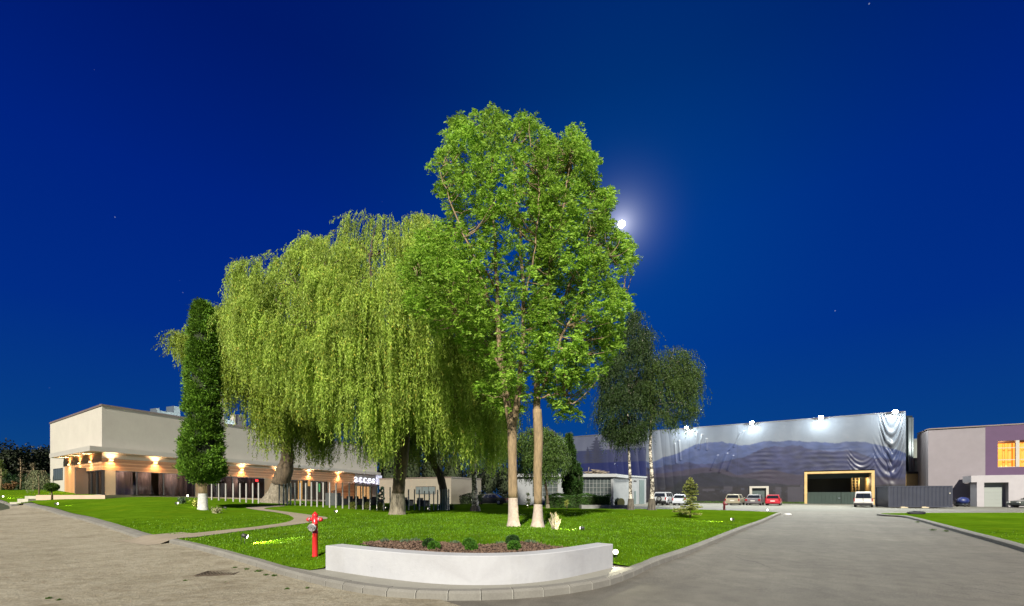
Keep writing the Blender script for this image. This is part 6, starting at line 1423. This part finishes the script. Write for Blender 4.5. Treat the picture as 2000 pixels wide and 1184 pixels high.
    # glass: rear, front, sides set 6 mm proud
    def gl(name, a, b, ins=.10, m_g=M_cg):
        (y0,z0),(y1,z1) = a, b; k0, k1 = (z0-belt)/(H_-belt), (z1-belt)/(H_-belt); dv_ = Vector((0, z0-z1, y1-y0)); dv_ = Vector((0, -(z1-z0), (y1-y0))); dv_.normalize()
        if (y0 < L_/2 and dv_.y > 0) or (y0 > L_/2 and dv_.y < 0): dv_ = -dv_
        def q(sx, t_): y_, z_ = lerp(y0,y1,t_), lerp(z0,z1,t_); k = lerp(k0,k1,t_); return Vector((sx*(hw-.04-tin*k-ins), y_, z_))+dv_*.012
        mb = MB(); mb.add([q(-1,.12), q(1,.12), q(1,.86), q(-1,.86)], [(0,1,2,3)]); mb.add([q(-1,.12)-dv_*.02, q(1,.12)-dv_*.02, q(1,.86)-dv_*.02, q(-1,.86)-dv_*.02], [(3,2,1,0)])
        return obj(name, mb, m_g, root)
    gl('rear_window', roof[0], roof[1]); gl('windscreen', roof[-1], roof[-2])
    for sx in (-1, 1):
        ya, yb = roof[0][0]+.30, roof[-1][0]-.28; ya2, yb2 = roof[1][0]+.30, roof[-2][0]-.05; k0, k1 = .12, .84; mb = MB(); cuts = [0,.33,.66,1] if style != 'van' else [.55,1]
        for c0_, c1_ in zip(cuts, cuts[1:]):
            def q(t_, k): y_ = lerp(lerp(ya,yb,t_), lerp(ya2,yb2,t_), k); return (sx*(hw-.04-tin*k+.008), y_, lerp(belt, H_, k))
            g_ = .012; mb.add([q(c0_+g_,k0), q(c1_-g_,k0), q(c1_-g_,k1), q(c0_+g_,k1)], [(0,1,2,3)] if sx > 0 else [(3,2,1,0)])
        obj('side_windows', mb, M_cg, root)
    for sx in (-1, 1):
        mb = MB(); lw = .17 if style != 'van' else .12; z0, z1 = (belt*.68, belt*.96) if style in ('sedan','estate') else ((belt*.72, belt*1.05) if style != 'suv' else (belt*.70, belt*1.0))
        if style in ('hatch','van'): z1 = belt*1.12
        xx = sorted((sx*(hw-.02), sx*(hw-lw-(.10 if style == 'sedan' else 0)))); mb.box(xx[0], xx[1], -.045, .06, z0, z1); obj('tail_light', mb, M_tl, root)
        mb = MB(); xx = sorted((sx*(hw+.0), sx*(hw+.14))); mb.box(xx[0], xx[1], L_*.66, L_*.66+.12, belt+.02, belt+.15); obj('door_mirror', mb, col if style not in ('van','hatch') else M_blk, root, bevel=.02)
        mb = MB(); xx = sorted((sx*(hw-.06), sx*(hw-.42))); mb.box(xx[0], xx[1], L_-.10, L_+.005, belt*.60, belt*.76); obj('headlight', mb, M_pl, root)
    mb = MB(); mb.box(-hw+.03, hw-.03, -.09, .10, zb-.02, zb+.22); obj('rear_bumper', mb, M_blk if style in ('van','suv') else col, root, bevel=.03)
    mb = MB(); mb.box(-.26, .26, -.106, -.091, (zb+.07 if style not in ('sedan','estate') else belt*.60), (zb+.18 if style not in ('sedan','estate') else belt*.60+.11)); 
    mb = MB(); pz_ = belt*.62; mb.box(-.26, .26, -.05, -.03, pz_, pz_+.11); obj('number_plate', mb, M_pl, root)
    for sx in (-1, 1):
        for wc in (w1_, w2_):
            mb = MB(); mb.tube([(sx*(hw-.20), wc, wr), (sx*(hw-.005), wc, wr)], [wr, wr], 20); wh = obj('wheel', mb, M_tyre, root)
            mb = MB(); mb.tube([(sx*(hw-.004), wc, wr), (sx*(hw+.012), wc, wr)], [wr*.66, wr*.60], 14); obj('rim', mb, M_rim, wh)
    mb = MB(); mb.box(-hw+.12, hw-.12, .2, L_-.2, .17, zb+.01); obj('underbody', mb, M_blk, root)
    if style == 'suv':
        mb = MB(); mb.tube([(0,-.10,belt*.80),(0,-.27,belt*.80)], [.34,.33], 22); sw_ = obj('spare_wheel', mb, M_tyre, root); mb = MB(); mb.tube([(0,-.271,belt*.80),(0,-.285,belt*.80)], [.22,.20], 18); obj('cover_disc', mb, M_rim, sw_)
        for sx in (-1,1): mb = MB(); mb.tube([(sx*(hw-.25), .5, H_+.04), (sx*(hw-.25), L_*.55, H_+.04)], .02, 6); obj('roof_rail', mb, M_blk, root)
    if style == 'van':
        mb = MB(); mb.box(-.012,.012,-.035,.04,zb+.25,H_-.12); obj('door_gap', mb, M_blk, root)
        for sx in (-1,1): mb = MB(); mb.tube([(sx*(hw-.14),.02,H_-.12),(sx*(hw-.10),.02,belt+.05)], .018, 6); obj('door_trim', mb, M_blk, root)
    return root
G = 'cars parked with their backs to the lawn'
def at(px_, Y): X = xw(px_, Y); return (X, Y, T(X, Y)+.012)
P_sil = paint('silver_paint', (.42,.44,.47)); P_wht = paint('pale_silver_paint', (.50,.54,.60)); P_bei = paint('beige_metal_paint', (.30,.275,.20)); P_grey = paint('dark_grey_paint', (.13,.12,.135)); P_red = paint('red_paint', (.38,.02,.035), .1); P_van = paint('white_van_paint', (.52,.51,.50), 0); P_dg = paint('graphite_paint', (.07,.08,.075), .4)
car('silver off-roader with a spare wheel on its back, left end of the parked cars', 'car', at(1288,58), radians(-38), 4.4, 1.80, 1.74, P_sil, 'suv', G)
car('pale silver car half hidden behind the young spruce', 'car', at(1326,58), radians(-34), 4.2, 1.75, 1.45, P_wht, 'hatch', G)
car('beige estate car parked two places left of the red car', 'car', at(1430,58), radians(-37), 4.6, 1.80, 1.48, P_bei, 'estate', G)
car('dark grey saloon parked left of the red car, before the white door frame', 'car', at(1470,57.5), radians(-36), 4.6, 1.82, 1.45, P_grey, 'sedan', G)
car('bright red hatchback, right end of the parked cars', 'car', at(1509,57), radians(-35), 3.9, 1.72, 1.42, P_red, 'hatch', G)
car('white panel van standing before the green gate', 'van', at(1686,51.2), radians(-40), 4.1, 1.78, 1.84, P_van, 'van')
car('graphite saloon cut off by the right edge, beside the pale annex', 'car', (xw(2078,49), 49, .12), radians(76), 4.6, 1.82, 1.45, P_dg, 'sedan')
car('unlit black saloon in the dark beyond the lawn, left of the forked trunk', 'car', (xw(990,58), 57.5, T(0,57.5)+.1), radians(78), 4.6, 1.82, 1.42, paint('black_paint', (.02,.02,.025), .3), 'sedan')

# ------------------------------------------------------------------ terrace furniture, planters
M_wick = mat('dark_wicker', (.028,.026,.028), .8, var=.4, vscale=40, bump=.6, bscale=60)
def armchair(px_, Y, rz, label):
    X = xw(px_, Y); r = thing('wicker_armchair', label, 'armchair', (X, Y, zf_here(X, Y)), rz, 'dark wicker armchairs before the entrance')
    mb = MB(); mb.box(-.36,.36,-.34,.36,.0,.36); obj('seat', mb, M_wick, r, bevel=.02); mb = MB(); mb.box(-.38,.38,.361,.46,0,.80); obj('backrest', mb, M_wick, r, bevel=.02)
    for s in (-1,1): mb = MB(); x_ = sorted((s*.361, s*.45)); mb.box(x_[0],x_[1],-.34,.46,0,.58); obj('armrest', mb, M_wick, r, bevel=.02)
    mb = MB(); mb.box(-.33,.33,-.32,.34,.361,.44); obj('cushion', mb, mat('charcoal_cushion', (.05,.05,.055), .9), r, bevel=.02)
def zf_here(X, Y): return LT(X, Y)
for i, (px_, Y) in enumerate(((652,38),(668,39),(690,40),(704,40.5),(722,41),(738,41.5),(787,42),(797,42.5),(827,41))): armchair(px_, Y, rnd.uniform(-1.2,1.2)+2, 'dark wicker armchair seen between the posts, '+ORD[i]+' from the left')
for i, (px_, Y) in enumerate(((651,36.3),)):
    X = xw(px_, Y); r = thing('tall_planter', 'tall dark square planter beside the glazed corner, behind the posts', 'planter', (X, Y, LT(X, Y))); mb = MB(); mb.box(-.5,.5,-.4,.4,0,1.05); obj('box', mb, mat('dark_slate', (.035,.04,.042), .7, var=.2), r, bevel=.02); mb = MB(); mb.ball((.1,0,1.1), .16, 8, 6, .3); obj('soil', mb, M_mulch, r)
# spiral topiary by the sign
X, Y = xw(745,46), 46; r = thing('spiral_topiary', 'green spiral topiary in a dark pot right of the entrance', 'topiary', (X, Y, LT(X,Y))); mb = MB(); mb.lathe([(0,0),(.22,0),(.28,.4),(.0,.4)], seg=14); obj('pot', mb, M_dark, r)
P, D = [], []
for k in range(1500): u = rnd.random(); a = u*14; rr = .30*(1-u*.75); P.append((cos(a)*rr+rnd.gauss(0,.05), sin(a)*rr+rnd.gauss(0,.05), .55+u*1.25+rnd.gauss(0,.035))); D.append((rnd.gauss(0,1),rnd.gauss(0,1),rnd.gauss(0,1)))
quads_mesh('foliage', leaves(np.array(P), np.array(D), .09, .05).astype(np.float32), leafmat('topiary_green', (.015,.10,.05), (.04,.20,.09), .2), r)
mb = MB(); mb.tube([(0,0,.3),(0,0,1.75)], .02, 6); obj('stem', mb, M_twig, r)

# concrete bed edge and things by the workshop
X0, X1, Y = xw(1136,43.5), xw(1231,43.5), 43.5; r = thing('bed_edge', 'low grey concrete edging wall at the far side of the lawn mound', 'kerb wall', (X0, Y, T(X0,Y))); mb = MB(); zt_ = CAMH-20.5/F*43.5; mb.box(0, X1-X0, 0, .25, -.2, zt_-r.location.z); mb.box(0,.25,.2501,3,-.2,zt_-r.location.z-.003); obj('concrete', mb, mat('grey_concrete', (.17,.17,.17), .9, var=.15, vscale=2, bump=.3), r)
r = thing('bicycle', 'thin grey bicycle leaning by the corner of the workshop', 'bicycle', (xw(1200,52.5), 52.5, .22), .1); M_bk = mat('bicycle_grey', (.20,.20,.20), .4, .6)
for x_ in (-.52,.52):
    mb = MB(); pts = [(x_+.33*cos(a*pi/12), 0, .34+.33*sin(a*pi/12)) for a in range(25)]; mb.tube(pts, .018, 5, caps=False); wh = obj('wheel', mb, M_tyre, r)
mb = MB()
for a_, b_ in (((-.52,0,.34),(-.18,0,.82)),((-.18,0,.82),(.40,0,.80)),((-.05,0,.34),(-.22,0,.92)),((-.05,0,.34),(.38,0,.74)),((-.52,0,.34),(-.05,0,.34)),((.52,0,.34),(.36,0,.98))): mb.tube([a_,b_], .016, 6)
obj('frame', mb, M_bk, r); mb = MB(); mb.box(-.34,-.10,-.05,.05,.92,.97); obj('saddle', mb, M_blk, r); mb = MB(); mb.tube([(.36,-.26,1.0),(.36,.26,1.0)], .014, 6); obj('handlebar', mb, M_bk, r)
X, Y = xw(1213,46), 46; r = thing('cable_reel', 'round yellow disc-shaped reel standing by the concrete edging', 'reel', (X, Y, T(X,Y)+.1), .5); mb = MB(); mb.tube([(0,-.03,.52),(0,.03,.52)], .50, 24, smooth=False); obj('disc', mb, mat('yellow_paint', (.55,.48,.10), .5), r)
mb = MB(); mb.tube([(0,.031,.52),(0,.45,.52)], .22, 16); mb.tube([(0,.451,.52),(0,.50,.52)], .48, 24, smooth=False); obj('drum', mb, mat('green_drum', (.05,.09,.03), .6), r)
# blue covered cart near the container
X, Y = xw(1868,54), 53.2; r = thing('covered_cart', 'small cart under a bright blue tarpaulin, right of the container', 'cart', (X, Y, .12)); mb = MB(); R = random.Random(2)
mb.ball((0,0,.72), .5, 14, 9, .12, (1.3,1,.9)); mb.v = [(x_, y_, max(z_, .35)) for x_, y_, z_ in mb.v]; obj('blue_cover', mb, mat('blue_tarpaulin', (.008,.018,.10), .45, var=.2, vscale=4), r)
mb = MB(); mb.box(-.5,.5,-.4,.4,.25,.35)
obj('tray', mb, M_galv, r); 
for x_ in (-.2,.25): mb = MB(); mb.tube([(x_,-.46,.18),(x_,-.38,.18)], .18, 14); obj('wheel', mb, M_tyre, r)
X, Y = xw(1855,54), 53.6; r = thing('motor_scooter', 'dark scooter parked between the container and the blue cover', 'scooter', (X, Y, .12), .1)
for x_ in (-.55,.55): mb = MB(); mb.tube([(x_,-.06,.26),(x_,.06,.26)], .26, 16); obj('wheel', mb, M_tyre, r)
mb = MB(); mb.box(-.6,.1,-.14,.14,.34,.62); mb.box(.1,.5,-.13,.13,.22,.34); obj('body', mb, M_blk, r, bevel=.05); mb = MB(); mb.box(-.6,.05,-.13,.13,.621,.72); obj('saddle', mb, M_dark, r, bevel=.03); mb = MB(); mb.tube([(.52,0,.3),(.38,0,.98)], .04, 8); mb.tube([(.36,-.3,1.0),(.36,.3,1.0)], .02, 6); obj('handlebar', mb, M_dark, r)
# dark sack on right lawn corner, white marker stone
X, Y = onT(1782,1004.5, LZ); r = thing('dark_sack', 'lumpy dark plastic sack lying at the corner of the right lawn', 'sack', (X+.3, Y, LT(X,Y)-.0)); mb = MB(); mb.ball((0,0,.10), .30, 14, 8, .35, (2.0,1,.5)); mb.ball((.45,.1,.08), .22, 12, 7, .4, (1.4,1,.5)); obj('plastic', mb, mat('black_plastic', (.012,.013,.02), .75), r)
X, Y = onT(1538,1006.5); mb = MB(); mb.ball((0,0,.05), .22, 10, 6, .3, (1.3,1,.4)); r = thing('pale_stone', 'small pale stone lying on the asphalt at the kerb tip', 'stone', (X, Y, T(X,Y))); obj('stone', mb, mat('pale_stone', (.6,.6,.6), .8, bump=.3), r)

# ------------------------------------------------------------------ garden spotlights
M_spot = mat('spot_housing', (.05,.05,.05), .5, .4); M_lens = mat('spot_lens', (1,1,1), .3, emit=(1,.93,.70), estr=5)
def garden_spot(px_, py_, aim, power, label, Y=None, size=60, lens=1.0, lift=.16, warm=(1,.93,.62)):
    if Y is None: p = onL(px_, py_)
    else: X = xw(px_, Y); p = Vector((X, Y, LT(X, Y)))
    d = Vector((aim[0], aim[1], 0)).normalized()+Vector((0,0,aim[2])); d.normalize()
    r = thing('ground_spotlight', label, 'spotlight', p, 0, 'garden spotlights on the lawn'); c = Vector((0,0,lift)); mb = MB()
    mb.tube([c-d*.08, c-d*.06, c+d*.07], [.03,.055,.06], 14, caps=True); obj('housing', mb, M_spot, r)
    mb = MB(); mb.tube([(0,0,-.08),(0,0,lift-.02)], .010, 6); mb.tube([c-d*.06,(-d.x*.11,-d.y*.11,.0)], .006, 5); obj('spike', mb, M_spot, r)
    mb = MB(); mb.tube([c+d*.071, c+d*.078], [.052*lens**.15,.050*lens**.15], 14); obj('lens', mb, M_lens, r)
    q = p+c+d*.10; spotlight('ground_spotlight_light', q, q+d, power*1.0, size, warm, .6, .03)
garden_spot(478,1063,(1,.30,-.40),190,'small black ground spotlight throwing a beam to the right, left of the hydrant', lift=.23, size=88)
garden_spot(1203,1090,(-.35,-1,.12),60,'bright ground lamp shining at the right end of the planter wall', lens=1.3, size=80, lift=.13)
garden_spot(1500,1001,(-1,-.55,.0),150,'glaring ground lamp near the far tip of the lawn by the kerb', lens=2.2, size=75, lift=.2)
garden_spot(1431,1020,(-1,.1,.02),420,'ground lamp on the lawn right of the young spruce', lift=.16)
garden_spot(655,1004.5,(1,-.12,-.03),110,'ground lamp in the lawn above the hydrant, shining right', lens=1.8, size=60, lift=.17)
garden_spot(755,992.5,(-1,-.1,.05),90,'ground lamp left of the big willow trunk', Y=31, lens=1.8, lift=.2)
garden_spot(838,998,(-1,-.05,-.04),60,'ground lamp right of the big willow trunk', lift=.16)
garden_spot(1137,1037,(-1,.12,.05),160,'ground lamp lighting the cut white stems', lift=.10, size=70)
garden_spot(1031,991,(-.1,-.2,.9),30,'ground lamp under the slim sapling between the trunks', lens=1.6)
garden_spot(1127,993,(-1,.2,.1),20,'small ground lamp before the hedge')
garden_spot(110,989,(1,.25,-.06),70,'ground lamp on the left lawn above the cobbled road', lens=1.2)
garden_spot(4,972,(1,.1,-.05),110,'ground lamp on the lawn at the left edge', Y=33, lens=1.2)
garden_spot(367,969,(.4,-1,.10),40,'glaring ground lamp on the terrace edge left of the columnar conifer', Y=31, lens=2.0, lift=.35)
garden_spot(345,988,(1,.1,-.02),70,'ground lamp left of the tuft by the columnar conifer')
garden_spot(440,997,(-1,.1,.15),60,'ground lamp right of the lit pale bush', lens=1.0)
garden_spot(592,987,(-1,.0,-.05),70,'ground lamp behind the first posts of the middle row')
spotlight('ground_spotlight_light', onL(411,1000)+Vector((0,-.6,.1)), Vector((xw(398,26), 26, 1.4)), 40, 60, (1,.95,.8), .6, .03)

# ------------------------------------------------------------------ the moon
mp_ = MOON*1500+Vector((0,0,CAMH)); bm = bmesh.new(); bmesh.ops.create_icosphere(bm, subdivisions=4, radius=9.5); me = bpy.data.meshes.new('moon'); bm.to_mesh(me); bm.free()
link('moon', me, mat('moon_glow', (1,1,1), .9, emit=(1,1,1), estr=14), None, mp_, label='full white moon glowing right of the tallest tree', cat='moon')
